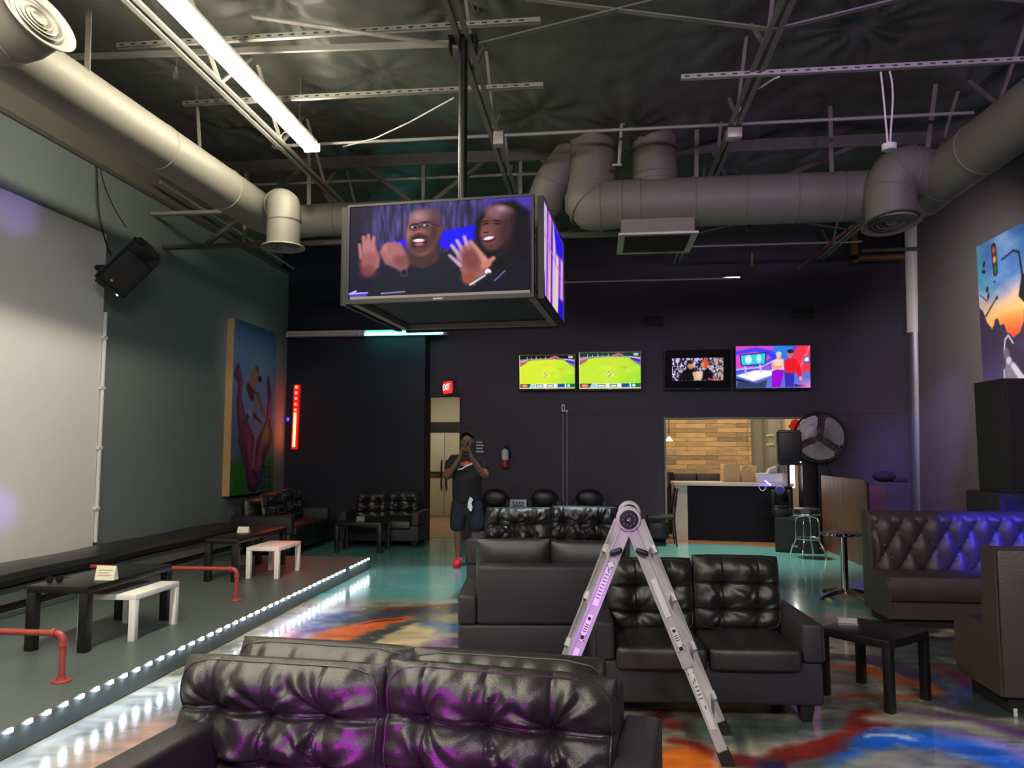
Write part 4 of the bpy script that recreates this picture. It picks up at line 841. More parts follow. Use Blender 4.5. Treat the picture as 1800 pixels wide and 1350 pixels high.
# mural on the right wall (u: far->near, metres)
def art_city(R):
    R.Y = R.Y*1.28; X, Y = R.X, R.Y        # X metres from far edge, Y from top (scaled)
    n = fbm(X*1.6+3, Y*2.2, 5)
    R.C[:] = (64,108,164); R.put((n-.48)*4, (130,168,200)); R.put((.42-n)*4, (40,84,140)); R.path([(.0,.2),(.12,.62),(.4,.9)], [.1,.12,.05], (70,140,160), .2)
    R.put((Y-.72-.25*(.8-X)*.5+ .3*(n-.5))/.35, (196,170,160)); R.put((Y-.95+.3*(n-.5))/.35, (226,178,96)); R.put((Y-1.25+.2*(n-.5))/.25*np.clip(1-abs(X-.75),0,1), (232,110,50)); R.put((Y-1.5)/.2*np.clip(1-abs(X-.8),0,1), (206,70,50))
    d = (28,22,34)
    R.poly([(-.1,.95),(.10,1.15),(.18,1.35),(.30,1.48),(.36,1.42),(.38,1.34),(.46,1.34),(.5,1.46),(.6,1.46),(.66,1.62),(.8,1.72),(.95,1.66),(1.05,1.5),(1.06,1.35),(1.16,1.3),(1.18,1.0),(1.3,.95),(1.5,.9),(2.5,.7),(5,.6),(5,2.7),(-.1,2.7)], (52,42,62), .02)
    for k in range(40): R.ell(1.1+.12*(k % 5)*(1+(k//20)), 1.08+.1*(k//5), .02, .028, (150,110,110), 0, .015, .6)
    R.put((Y-1.75)/.4*.6, (74,66,104))
    R.path([(.16,1.24),(.42,1.02),(.46,1.0)], [.018,.014,.03], d, .015); R.path([(.05,.86),(.22,1.0)], [.008,.008], d, .012)
    for q in ((.23,.80,.03,.05),(.25,.92,.025,.06),(.16,.48,.05,.03),(.18,.36,.03,.05),(.42,.72,.03,.012)): R.ell(*q, (20,20,30), .3, .015)
    R.path([(.62,.42),(.90,.36),(1.02,.42),(1.1,1.0)], [.015,.02,.02,.025], (34,26,34), .015)
    R.path([(.44,.14),(.46,.58)], [.06,.06], (34,34,30), .02); R.ell(.44,.20,.04,.06,(170,80,50),0,.03); R.ell(.45,.36,.04,.06,(206,140,90),0,.03); R.ell(.46,.53,.045,.08,(40,90,56),0,.03)
    R.poly([(.96,1.1),(1.05,.80),(1.3,.74),(1.5,.95),(1.5,1.3),(1.2,1.36)], (24,20,24), .02)
    # two pale grey embracing figures
    g, w, k_ = (96,92,106), (196,192,206), (48,44,58)
    R.path([(.62,1.78),(.66,1.72),(.74,1.86),(.78,2.05)], [.07,.10,.10,.06], k_, .03); R.path([(.56,1.92),(.60,1.72),(.68,1.66),(.78,1.80)], [.014]*4, w, .015)
    R.ell(.62,1.95,.07,.10,g,0,.03); R.poly([(.56,2.2),(.60,2.05),(.72,2.02),(.80,2.2),(.98,2.45),(.94,2.7),(.54,2.7)], (120,116,128), .03); R.ell(.66,2.06,.06,.06,(190,180,190),0,.03)
    R.path([(.84,1.98),(.92,2.0),(1.0,2.2),(1.02,2.4)], [.08,.10,.10,.08], k_, .03); R.path([(.76,2.16),(.92,2.36),(1.06,2.44),(1.10,2.7)], [.05,.06,.05,.05], w, .03); R.path([(.54,2.2),(.53,2.7)], [.014,.014], w, .015); R.path([(1.02,2.2),(1.10,2.4),(1.12,2.7)], [.014]*3, w, .015)
m0 = PX(1716,435,XR-.006); yf = m0.y; zt_ = PX(1760,411,XR-.006).z
wd_, hm = 4.3, 2.7
nx, ny = 300, 190; x = np.linspace(0,wd_,nx); y = np.linspace(0,hm,ny); GX_, GY_ = np.meshgrid(x,y); R = Ras(GX_,GY_,(0,0,0)); art_city(R)
t = thing('mural', 'sunset street mural with traffic light and embracing grey figures, on the right wall', 'mural', (XR-.006,yf-wd_/2,zt_-hm)); t['label'] = 'sunset street mural with traffic light and two grey figures above the loudspeaker stack'
grid_mesh('mural_paint', Vector((XR-.006,yf,zt_))-t.location, (0,-wd_,0), (0,0,-hm), nx, ny, R.C, vmat('mural paint', .65), t)
# ================================================================== FURNITURE
def cushion_bm(w, h, t, tufts=(), nu=60, nv=40, puff=.5, wr=1., seed=0, seams_u=(), seams_v=(), back=.45, piping=True, rim=.55):
    """pillow in x (width) / z (height); front towards -y. tufts: (u,v) 0..1"""
    rs = random.Random(seed); ph = [rs.random()*6.28 for _ in range(12)]
    u = np.linspace(-1,1,nu); v = np.linspace(-1,1,nv); u = np.sign(u)*np.abs(u)**.85; v = np.sign(v)*np.abs(v)**.85
    U, V = np.meshgrid(u, v)
    e = ((1-np.abs(U)**5)*(1-np.abs(V)**4)).clip(0,1)
    T = t*(rim*np.sqrt(e) + (1-rim)*e**1.2*(1-.25*U**2)*(1-.2*V**2)/1.0)
    x = U*w/2; z = V*h/2; x = x*(1-.02*np.abs(V)**4); z = z*(1-.03*np.abs(U)**4)
    F = T.copy(); fade = e**.35
    for i, (a, b) in enumerate(tufts):
        tx, tz = (a-.5)*w, (b-.5)*h; dx, dz_ = x-tx, z-tz; r = np.hypot(dx, dz_); th = np.arctan2(dz_, dx)
        F -= t*.62*np.exp(-(r/.07)**1.1)*fade
        k = 5+(i % 3); F += wr*.013*np.sin(k*th+ph[i % 12]+2*np.sin(3*th+ph[(i+3) % 12]))*np.exp(-((r-.10)/.085)**2)*fade
    for b in seams_v:
        tz = (b-.5)*h; F -= .016*np.exp(-((z-tz)/.007)**2)*fade; F -= t*.10*np.exp(-((z-tz)/.05)**2)*fade
    for a in seams_u:
        tx = (a-.5)*w; F -= .008*np.exp(-((x-tx)/.006)**2)*fade; F -= t*.06*np.exp(-((x-tx)/.04)**2)*fade
    # edge gathers and soft folds
    g = np.sin(x*62+7*vnoise(x*9+seed, z*3)+ph[1])*np.exp(-((V-.66)/.22)**2); F += wr*.008*g*(.3+1.2*vnoise(x*7+3,z*2+seed))
    g = np.sin(z*80+4*vnoise(x*4+seed, z*9+3)+ph[2])*(np.exp(-((np.abs(U)-.86)/.10)**2)); F += wr*.005*g
    n = fbm(x*6+seed*3.3+20, z*6+7, 4)-.47; F += wr*.028*n*fade
    d = fbm((x+z*.6)*13+seed+40, (z-x*.6)*4+9, 3)-.43; F += wr*.020*d*fade
    bm = NB(); A = [[bm.verts.new((x[j,i], -F[j,i], z[j,i])) for i in range(nu)] for j in range(nv)]
    B = [[A[j][i] if i in (0,nu-1) or j in (0,nv-1) else bm.verts.new((x[j,i], T[j,i]*back, z[j,i])) for i in range(nu)] for j in range(nv)]
    for j in range(nv-1):
        for i in range(nu-1):
            bm.faces.new((A[j][i],A[j][i+1],A[j+1][i+1],A[j+1][i]))
            q = (B[j][i],B[j+1][i],B[j+1][i+1],B[j][i+1])
            try: bm.faces.new(q)
            except ValueError: pass
    if piping:
        k = .80; L = []
        for s in np.linspace(0, 2*PI, 65)[:-1]:
            c, q = math.cos(s), math.sin(s); r = (abs(c)**8+abs(q)**8)**(-1/8.); L.append((c*r, q*r))
        jj = lambda b: int(np.abs(v-b).argmin()); ii = lambda a: int(np.abs(u-a).argmin())
        R = []
        pts = [Vector((x[jj(b*.93),ii(a*.95)], -F[jj(b*.93),ii(a*.95)]-.001, z[jj(b*.93),ii(a*.95)])) for a, b in L]
        tube(bm, pts+[pts[0]], .004, 6, False)
    return bm
def place(bm, loc, rx=0, rz=0, ry=0): return xf(bm, Matrix.Translation(loc) @ Euler((rx,ry,rz)).to_matrix().to_4x4())
def loveseat(label, W, D, arm_w, arm_h, seat_h, back_h, cush_h, det=1., group=None, tuft=((.2,.62),(.46,.62),(.72,.62),(.2,.28),(.46,.28),(.72,.28)), pil_off=0., pil_w=None, fixed=False, seed=0, base_z=.10, tilt=.16, m='leather', wr=1.):
    t = thing('loveseat', label, 'loveseat', (0,0,0), 0, group); iw = W-2*arm_w
    # y: front -D/2, back +D/2
    f0, b0 = -D/2, D/2
    bm = NB(); bx(bm, -W/2+arm_w*.02, W/2-arm_w*.02, f0+.02, b0, base_z, base_z+.24, .018, 3); obj('base', bm, 'sofafab', t)
    for s in (-1,1):
        bm = NB(); box(bm, (s*(W/2-arm_w/2),(f0+b0)/2-.0,(base_z+.02+arm_h)/2+.11), (arm_w,D,arm_h-base_z-.24), None, .022, 3); a = obj('arm', bm, 'sofafab', t)
        bm = NB(); xx = s*(W/2-.004); tube(bm, [(xx,b0-.01,arm_h-.015),(xx,f0+.01,arm_h-.015),(xx,f0-.0,base_z+.26)], .006, 6); obj('piping', bm, m, a)
    bm = NB(); bx(bm, -iw/2, iw/2, b0-.16, b0, base_z+.24, back_h-(.12 if fixed else 0), .03, 3); bk = obj('back_frame', bm, 'sofafab', t)
    if fixed:
        for k in (-1,1):
            bm = place(cushion_bm(iw/2+.03, .36, .15, (), int(60*det), int(30*det), wr=.9, seed=seed+20+k, back=.9), (k*(iw/4)-.06, b0-.18, back_h-.185), -.12); obj('back_pad', bm, m, bk)
    for k in (-1,1):
        bm = NB(); y0 = f0-.015; y1 = b0-.17; w = iw/2-.008
        nu, nv = int(26*det)+8, int(24*det)+8
        bx(bm, k*iw/4-w/2, k*iw/4+w/2, y0, y1, seat_h-.13, seat_h, .03, 4)
        bmesh.ops.subdivide_edges(bm, edges=bm.edges[:], cuts=2, use_grid_fill=True)
        for vv in bm.verts:
            ux = (vv.co.x-k*iw/4)/(w/2); uy = (vv.co.y-(y0+y1)/2)/((y1-y0)/2)
            if vv.co.z > seat_h-.04: vv.co.z += .03*(1-ux*ux)*(1-uy*uy)
            if vv.co.y < y0+.04: vv.co.y -= .012*(1-ux*ux)
        obj('seat_cushion', bm, m, t)
    pw = pil_w or iw/2+.02
    for k in (-1,1):
        su = sorted({a for a, b in tuft}); sv = sorted({b for a, b in tuft})
        bm = cushion_bm(pw, cush_h, .15, tuft, int(96*det), int(72*det), wr=wr, seed=seed+k*3+7, seams_u=su if tuft else (), seams_v=sv if tuft else ())
        place(bm, (pil_off+k*(pw/2-.004), b0-.16-.11-(.14 if fixed else 0), seat_h+cush_h/2-.02+(.01*k)), -tilt, 0, .012*k); obj('back_cushion', bm, m, t)
    for sx in (-1,1):
        for sy in (-1,1):
            bm = NB(); cx_, cy_ = sx*(W/2-.09), sy*(D/2-.09)
            R = [[bm.verts.new((cx_+a*r, cy_+b*r, z)) for a, b in ((-1,-1),(1,-1),(1,1),(-1,1))] for r, z in ((.028,0),(.042,base_z))]; skinrings(bm, R); obj('leg', bm, 'blackwood', t, False)
    return t
# large loveseat nearest the camera, facing it
s1 = loveseat('large tufted black loveseat whose cushions fill the lower edge, in front of the stage', 1.74, .98, .14, .55, .35, .80, .46, 1.7, 'black leather loveseats', fixed=True, pil_off=-.08, pil_w=.83, seed=1, tuft=((.19,.60),(.46,.57),(.73,.60),(.19,.22),(.46,.2),(.73,.22)), wr=.85)
s1.location = (-.69, 2.66, 0); s1.rotation_euler = (0,0,-math.radians(7))
# sofa facing the ladder (its left arm behind the loveseat), and the one turned away
s4 = loveseat('black tufted loveseat standing right behind the ladder, seat facing it', 1.30, .76, .12, .56, .42, .72, .47, 1.0, 'black leather loveseats', tuft=((.34,.62),(.74,.62),(.34,.28),(.74,.28)), seed=5, wr=.3)
s4.location = (.60, 4.98, 0); s4.rotation_euler = (0,0,math.radians(3))
s3 = loveseat('black loveseat turned away, flat back panel towards the foreground, left of ladder', 1.31, .76, .13, .54, .42, .745, .50, .8, 'black leather loveseats', tuft=(), seed=9)
pa, pb = PD(790,1150,5.22), PD(1130,1150,5.32); mid = (pa+pb)/2; dv = (pb-pa)
s3.location = (mid.x, mid.y+.40, 0); s3.rotation_euler = (0,0,PI+math.atan2(dv.y,dv.x)*.5)
s5 = loveseat('black tufted loveseat facing forward, beyond the one turned away', 1.72, .9, .14, .60, .44, .84, .50, .8, 'black leather loveseats', fixed=True, seed=13)
pa, pb = PD(850,900,8.3), PD(1082,900,8.2); mid = (pa+pb)/2
s5.location = (mid.x, mid.y+.25, 0); s5.rotation_euler = (0,0,-.04)
# corner lounge by the navy wall
s6 = dup(s5, (-4.82, 11.55, 0), PI/2+.02, 'black tufted loveseat along the grey wall, below the tentacle painting')
s7 = dup(s4, (-3.46, 12.42, 0), -.02, 'black loveseat against the navy wall, left of the corridor with cream doors')
s7.scale = (1.0,1.0,1.0)
# bench along the stage wall
t = thing('wall_bench', 'long low bench with padded black top along the grey stage wall', 'bench', (XL+.3,7,.15))
def rolled(y0, y1):
    bm = NB(); n = 40; prof = [(XL+.04,.40),(XL+.04,.50),(XL+.10,.535),(XL+.42,.545),(XL+.53,.52),(XL+.565,.475),(XL+.555,.43),(XL+.50,.40)]
    R = [[bm.verts.new((x, y0+(y1-y0)*i/n, z+.006*math.sin(i*.9))) for x, z in prof] for i in range(n+1)]; skinrings(bm, R); return bm
yb0 = 10.35
obj('padded_top', rolled(1.2, yb0), 'leather2', t, True, True)
bm = NB(); bx(bm, XL+.05, XL+.52, 1.2, yb0, .27, .40, .004); obj('apron', bm, mat('bench grey board', (.12,.14,.145), .6, noise=.15), t, False, True)
bm = NB(); bx(bm, XL+.06, XL+.50, 1.2, yb0, .152, .20, .004); obj('plinth', bm, 'stagegrey', t, False, True)
bm = NB(); bx(bm, XL+.07, XL+.44, 1.2, yb0, .20, .27); obj('back_board', bm, mat('bench brown board', (.10,.06,.035), .6, noise=.2), t, False, True)
y = 1.6
while y < yb0:
    bm = NB(); bx(bm, XL+.10, XL+.47, y, y+.08, .20, .27); obj('post', bm, 'blackwood', t, False, True); y += 1.6
# stage tables
def parsons(name, label, x0, x1, y0, y1, z0, h, leg, m, top=.05, group=None):
    t = thing(name, label, 'table', ((x0+x1)/2,(y0+y1)/2,z0), 0, group); hx, hy = (x1-x0)/2, (y1-y0)/2
    bm = NB(); bx(bm, -hx,hx,-hy,hy,h-top,h,.004); obj('tabletop', bm, m, t)
    for sx in (-1,1):
        for sy in (-1,1):
            bm = NB(); bx(bm, sx*hx, sx*(hx-leg), sy*hy, sy*(hy-leg), 0, h-top+.001, .003); obj('leg', bm, m, t)
    return t
parsons('coffee_table', 'black coffee table nearest on the stage, a white low table pushed under it', -3.98, -3.52, 5.08, 6.15, .15, .45, .065, 'blackwood', group='black stage tables')
t2 = parsons('coffee_table', 'black coffee table farther along the stage with a small card', -4.17, -3.80, 7.9, 9.2, .15, .45, .065, 'blackwood', group='black stage tables')
parsons('nesting_table', 'low white table partly under the nearest black stage table', -3.83, -3.38, 5.42, 6.02, .15, .335, .05, 'whitewood', .04, group='white stage tables')
parsons('nesting_table', 'low white table by the farther black stage table, reddish light on it', -3.82, -3.45, 8.15, 8.78, .15, .335, .05, 'whitewood', .04, group='white stage tables')
a, b = PZ(586,972,0), PZ(680,966,0)
tb = parsons('coffee_table', 'dark coffee table on the floor before the corner loveseats', a.x, b.x+.03, a.y+.02, a.y+.55, 0, .45, .06, 'blackwood')
# things on tables
def tent_card(label, p, w, h, m='paper', rz=0., m2=None):
    bm = NB(); prism(bm, [(-w/2,0,0),(-w/2,-.03,0),(-w/2,-.004,h),(-w/2,.004,h),(-w/2,.03,0)], (w,0,0))
    t = thing('tent_card', label, 'card', p, rz, 'cards on tables'); obj('card_body', bm, m, t, False)
    bm = NB()
    for k in range(3): bx(bm, -w*.36, w*.36-(k % 2)*.02, -.031, -.030, h*(.3+.18*k), h*(.36+.18*k))
    xf(bm, Matrix.Translation((0,.017,.0)) @ Euler((.26,0,0)).to_matrix().to_4x4() if False else Matrix.Identity(4))
    for vv in bm.verts: vv.co.y = -.03+.026*vv.co.z/h-.0012
    obj('text_lines', bm, mat('faint print', (.66,.62,.48), .6, noise=.1), t, False); return t
c = PZ(187,1019,.6); tent_card('ivory folded card on the nearest black stage table', (c.x,c.y,.601), .15, .10)
c = PZ(428,936,.6); tent_card('ivory folded card on the farther black stage table', (c.x,c.y,.601), .13, .065)
c = PZ(632,921,.45); tent_card('pale teal card on the dark table in the lounge corner', ((a.x+b.x)/2,a.y+.22,.451), .13, .08, 'acrylic')
c = PZ(96,1024,.6)
t = thing('sunglasses', 'small dark sunglasses lying on the nearest black stage table', 'sunglasses', (c.x,c.y,.612), .3)
bm = NB()
for s in (-1,1): lathe(bm, [(0,0),(.026,0),(.026,.006),(0,.008)], (s*.032,0,.012), (0,-1,.2), 14)
obj('lens', bm, 'glass', t); bm = NB(); tube(bm, [(-.012,0,.02),(0,0,.024),(.012,0,.02)], .003, 6)
for s in (-1,1): tube(bm, [(s*.06,0,.018),(s*.062,.07,.01),(s*.058,.12,.003)], .003, 6)
obj('frame', bm, 'black', t)
# red pipe footrails
def rail(label, u, v, x_end, h):
    f = PZ(u,v,.15); t = thing('foot_rail', label, 'foot rail', (f.x,f.y,.15), 0, 'red pipe foot rails')
    bm = NB(); lathe(bm, [(0,0),(.055,0),(.058,.004),(.055,.012),(.03,.014),(.028,.03),(0,.03)], n=20); obj('flange', bm, 'redpipe', t)
    bm = NB(); cyl(bm, (0,0,.02), (0,0,h-.05), .019, 16); obj('post', bm, 'redpipe', t)
    bm = NB(); tube(bm, arcp((-.05,0,h-.05), .05, 0, PI/2, 8, (1,0,0), (0,0,1)), .021, 16); lathe(bm, [(.018,0),(.027,0),(.027,.025),(.018,.025)], (0,0,h-.075)); lathe(bm, [(.018,0),(.027,0),(.027,.025),(.018,.025)], (-.05,0,h), (-1,0,0)); obj('elbow', bm, 'redpipe', t)
    bm = NB(); cyl(bm, (-.05,0,h), (x_end-f.x,0,h), .019, 16); obj('rail_bar', bm, 'redpipe', t)
rail('red painted pipe foot rail in front of the nearest stage table', 108, 1198, XL+.58, .285)
rail('red painted pipe foot rail between the two stage table pairs', 415, 1055, XL+.58, .285)
# tub chairs near the screen wall
def tub(label, p, rz, group='round-backed black armchairs'):
    t = thing('tub_chair', label, 'armchair', p, rz, group)
    bm = NB(); n = 28; R = []
    for i in range(n+1):
        a = PI*(-.08)+PI*1.16*i/n; c, s = math.cos(a), math.sin(a); hgt = .73+.06*max(0,math.sin(a))**2
        ro, ri = .29, .21
        R.append([bm.verts.new((c*r, s*r*.95, z)) for r, z in ((ri,.40),(ri,hgt-.04),(ri+.03,hgt),(ro-.03,hgt),(ro,hgt-.04),(ro-.03,.12),(ri,.12))])
    skinrings(bm, R); obj('tub_back', bm, 'leather2', t)
    bm = NB(); lathe(bm, [(0,0),(.18,0),(.2,.03),(.2,.11),(.17,.14),(0,.15)], (0,-.03,.30)); obj('seat_cushion', bm, 'leather2', t)
    bm = NB(); sphere(bm, (0,.20,.74), .225, 22, (1,.40,.70)); obj('head_cushion', bm, 'leather2', t)
    for sx in (-1,1):
        for sy in (-1,1):
            bm = NB(); cyl(bm, (sx*.16,sy*.15,.14), (sx*.18,sy*.17,0), .022, 10, .015); obj('leg', bm, 'blackwood', t)
    return t
tc0 = None
for u, lb in ((868,'round-backed black armchair beside the standing person'),(957,'round-backed black armchair just right of the white lattice stand'),(1037,'round-backed black armchair near the wall conduit, farthest from the person')):
    c = PD(u,895,12.6)
    if tc0 is None: tc0 = tub(lb, (c.x,c.y,0), 0)
    else: dup(tc0, (c.x,c.y,0), .05, lb)
c = PD(912,890,12.55); cz = PD(912,878,12.55).z
t = thing('lattice_stand', 'small white lattice-sided stand between the round-backed armchairs', 'side stand', (c.x,c.y,0))
bm = NB(); bx(bm,-.13,.13,-.12,.12,cz-.03,cz,.004); obj('top', bm, 'white', t)
for sx in (-1,1):
    for sy in (-1,1): bm = NB(); bx(bm, sx*.13,sx*.105,sy*.12,sy*.095,0,cz-.03); obj('leg', bm, 'white', t)
for yy in (-.12,.112):
    bm = NB(); bx(bm,-.105,.105,yy,yy+.008,cz-.18,cz-.165)
    for k in range(4):
        for s in (-1,1): bar(bm, (-.079+k*.0525-s*.026,yy+.004,cz-.165), (-.079+k*.0525+s*.026,yy+.004,cz-.03), .012, .008, (0,1,0))
    obj('lattice', bm, 'white', t)
# corner clutter: small dark end table with a dish
c = PD(575,893,11.9)
# tufted booths
def booth(label, x0, x1, yb_, yf_, hb, hs, face, tuft, z0=.09):
    """face -1: sits facing -y (back at larger y)"""
    t = thing('booth_bench', label, 'booth', (x0, yb_, 0), 0, 'brown vinyl booths'); s = face
    yb2 = yb_ + s*.17
    nx, nz = int((x1-x0)/.016), int((hb-hs)/.016)
    X_, Z_ = np.meshgrid(np.linspace(x0,x1,nx), np.linspace(hs-.05,hb,nz))
    d = .115*np.ones_like(X_)
    if tuft:
        px_, pz_ = .215, .36
        a = (X_-x0-.05)/px_; b = (Z_-hs)/pz_*1.0
        s1_ = np.abs(np.sin(PI*(a+b*1.0))); s2_ = np.abs(np.sin(PI*(a-b*1.0)))
        q = np.clip((hb-.03-Z_)/.05,0,1)*np.clip((X_-x0-.03)/.05,0,1)
        d = d + q*(.055*np.sqrt(s1_*s2_+.0)-.035*np.exp(-(s1_**2+s2_**2)/.05)) + .005*(fbm(X_*20,Z_*20,3)-.45)*q + q*.004*np.sin(40*np.arctan2(s1_-.5, s2_-.5)*.2)*np.exp(-(s1_**2+s2_**2)/.3)
    d = d*np.clip(1-((Z_-hb+.05).clip(0,1)/.05)**3*.55,0,1)
    bm = NB()
    front = [[bm.verts.new((X_[j,i], yb_+s*d[j,i]+s*.02, Z_[j,i])) for i in range(nx)] for j in range(nz)]
    for j in range(nz-1):
        for i in range(nx-1): bm.faces.new((front[j][i],front[j][i+1],front[j+1][i+1],front[j+1][i]))
    loop = front[0][:] + [front[j][-1] for j in range(1,nz)] + list(reversed(front[-1]))[1:] + [front[j][0] for j in range(nz-2,0,-1)]
    bk = [bm.verts.new((v.co.x, yb_, v.co.z)) for v in loop]
    for i in range(len(loop)): k = (i+1) % len(loop); bm.faces.new((loop[i],loop[k],bk[k],bk[i]))
    bm.faces.new(bk); obj('tufted_back' if tuft else 'back', bm, 'vinylbrown', t, True, True)
    bm = NB(); pr_ = [(yb_,z0),(yb_,hb-.02),(yb_+s*.02,hb),(yb_+s*.14,hb),(yb_+s*.16,hb-.03),(yb_+s*.19,hs+.02)]
    n = 10
    for i in range(n+1):
        a = PI/2*i/n; pr_.append((yf_-s*.12+s*.12*math.sin(a), hs-.10+.12*math.cos(a)))
    pr_.append((yf_-s*.015, z0))
    prism(bm, [(x0-.012,y,z) for y,z in pr_], (.03,0,0)); obj('end_panel', bm, 'vinylbrown', t, True, True, 25)
    bm = NB(); pr2 = [(yb_+s*.02,z0+.06),(yb_+s*.02,hs),(yf_-s*.10,hs+.015),(yf_-s*.03,hs-.01),(yf_,hs-.08),(yf_-s*.005,z0+.19),(yf_-s*.03,z0+.15)]
    prism(bm, [(x0+.018,y,z) for y,z in pr2], (x1-x0-.02,0,0)); obj('seat', bm, 'vinylbrown', t, True, True, 30)
    bm = NB(); bx(bm, x0+.018,x1, min(yb_,yf_-s*.02), max(yb_,yf_-s*.02), z0, z0+.14); obj('seat_front', bm, 'vinylbrown', t, False, True)
    bm = NB(); bx(bm, x0+.04,x1-.04, min(yb_+s*.03,yf_-s*.10), max(yb_+s*.03,yf_-s*.10), 0, z0); obj('plinth', bm, 'black', t, False, True)
    if not tuft:
        bm = NB(); bx(bm, x0,x1, min(yb_,yb_-s*.02), max(yb_,yb_-s*.02), z0, hb-.015, .008); obj('outer_back', bm, 'vinylbrown', t, True, True)
    return t
p1v = PX(1516,905,2.5); zt1 = PX(1530,904,2.5).z
booth('deep-buttoned brown vinyl booth, blue light on its back, below the loudspeaker stack', 2.5, 4.55, p1v.y, PX(1566,1098,2.5).y, zt1+.02, .45, -1, True)
q0v = PX(1766,1268,2.36); q1v = PX(1684,1190,2.36); zt2 = PX(1752,963,2.36).z
bt2 = booth('brown vinyl booth seen from its plain back, cut off by the right edge', 2.36, 4.2, q0v.y, q1v.y, zt2, .46, 1, False, .10)
p = PX(1771,1262,2.36); bm = NB(); box(bm, (2.36+.05, q0v.y-.026, p.z+.03), (.02,.004,.045)); obj('care_tag', bm, 'white', bt2, False, True)
# black side table beside the loveseat
t = thing('side_table', 'square black side table between loveseat and booths', 'side table', (1.72,5.20,0), math.radians(42), None)
h = .42; k = .235
bm = NB(); bx(bm, -k,k,-k,k,h-.05,h,.004); obj('tabletop', bm, 'blackwood', t)
for sx in (-1,1):
    for sy in (-1,1): bm = NB(); bx(bm, sx*k,sx*(k-.05),sy*k,sy*(k-.05),0,h-.049,.003); obj('leg', bm, 'blackwood', t)
c = PZ(1490,1098,h)
t = thing('menu_holder', 'clear acrylic menu holder on the square black side table', 'menu holder', (c.x,c.y,h+.001), -.1)
bm = NB(); bx(bm, -.06,.06,-.03,.03,0,.006); bx(bm, -.06,.06,-.004,.004,.006,.045); obj('holder', bm, 'acrylic', t); bm = NB(); bx(bm,-.055,.055,-.0055,-.0045,.01,.042); obj('slip', bm, mat('pinkish slip', (.5,.42,.45), .5, noise=.1), t)
# ---------------------------------------------------------------- ladder
hz_ = PD(1105,912,3.92); Yn = hz_.y; rx_, lx_ = 0.60, None
dirn = 1.0
t = thing('ladder', 'folding aluminium ladder standing open between loveseats, purple light on its left rail', 'ladder', (hz_.x, Yn, 0))
foot = PZ(1281,1347,0); fr_ = Vector((foot.x, foot.y, 0))
top = Vector((hz_.x, Yn, hz_.z)); fl_ = Vector((hz_.x-(fr_.x-hz_.x)*1.03, Yn+.02, 0)); fr_.y = Yn+.02
off = Vector((.02,.42,0))
def railbar(a, b, w, d, m, nm, parent): bm = NB(); bar(bm, a, b, d, w, (b-a).normalized().cross(Vector((0,1,0)))); return obj(nm, bm, m, parent, False, True)
for nm, ft, s in (('left',fl_,-1),('right',fr_,1)):
    ax = (ft-top).normalized(); side = ax.cross(Vector((0,1,0))).normalized()
    for k in range(2):
        o_ = off*k+Vector((s*.035*k,0,0)); flare = Vector((0,(.05 if k else -.03),0))
        a0_, b0_ = top+ax*.05+o_, top+ax*.78+o_
        bm = NB(); bar(bm, a0_, b0_, .028, .062, side); bar(bm, a0_+Vector((0,-.016,0))+side*.027, b0_+Vector((0,-.016,0))+side*.027, .010, .008, side); bar(bm, a0_+Vector((0,-.016,0))-side*.027, b0_+Vector((0,-.016,0))-side*.027, .010, .008, side)
        ou = obj('outer_rail', bm, 'alu', t, False, True)
        a1_, b1_ = top+ax*.55+o_+Vector((0,.004,0)), ft+o_-ax*.045
        bm = NB(); bar(bm, a1_, b1_, .022, .051, side); inn_ = obj('inner_rail', bm, 'alu', t, False, True)
        bm = NB(); bar(bm, b1_-ax*.03, b1_+ax*.045, .04, .064, side); sphere(bm, b1_-ax*.012+Vector((0,-.026,0)), .006, 8); obj('foot_pad', bm, 'black', inn_, False, True).data.transform(Matrix.Identity(4))
        if k == 0:
            # locking knob
            bm = NB(); c_ = top+ax*.175+Vector((0,-.03,0)); box(bm, c_, (.066,.035,.028), (0,.35*s,0), .012, 3); obj('lock_knob', bm, 'blackplastic', ou, True, True)
    for r in range(4):
        d_ = .22+.28*r; c0 = top+ax*d_; bm = NB(); bar(bm, c0+off*-.02, c0+off*1.02+Vector((s*.035,0,0)), .045, .032, side); bar(bm, c0+off*.90+Vector((s*.030,0,0)), c0+off*1.05+Vector((s*.035,0,0))+ax*.02, .045, .07, side); obj('rung', bm, 'alu', t, False, True)
for k in range(2):
    c_ = top+off*k+Vector((0,.0,0)); bm = NB(); lathe(bm, [(0,-.03),(.058,-.03),(.064,-.02),(.064,.02),(.058,.03),(0,.03)], c_, (0,-1,0), 28); hg = obj('hinge_disc', bm, 'alu', t, True, True)
    bm = NB(); lathe(bm, [(0,.03),(.044,.03),(.047,.04),(.041,.052),(.016,.052),(.014,.046),(0,.046)], c_, (0,-1,0), 24); kn = obj('hinge_knob', bm, 'blackplastic', t, True, True)
    bm = NB(); lathe(bm, [(0,.045),(.011,.045),(.011,.058),(0,.06)], c_, (0,-1,0), 14); obj('knob_pin', bm, 'chrome', kn, True, True)
    bm = NB()
    for j in range(10): a_ = j*PI/5; lathe(bm, [(0,.05),(.005,.05),(.005,.0545),(0,.0545)], c_+Vector((math.cos(a_)*.030,0,math.sin(a_)*.030)), (0,-1,0), 8)
    obj('knob_grip', bm, 'chrome', kn, True, True)
M['sticker'] = mat('white sticker', (.74,.70,.74), .5, noise=.04)
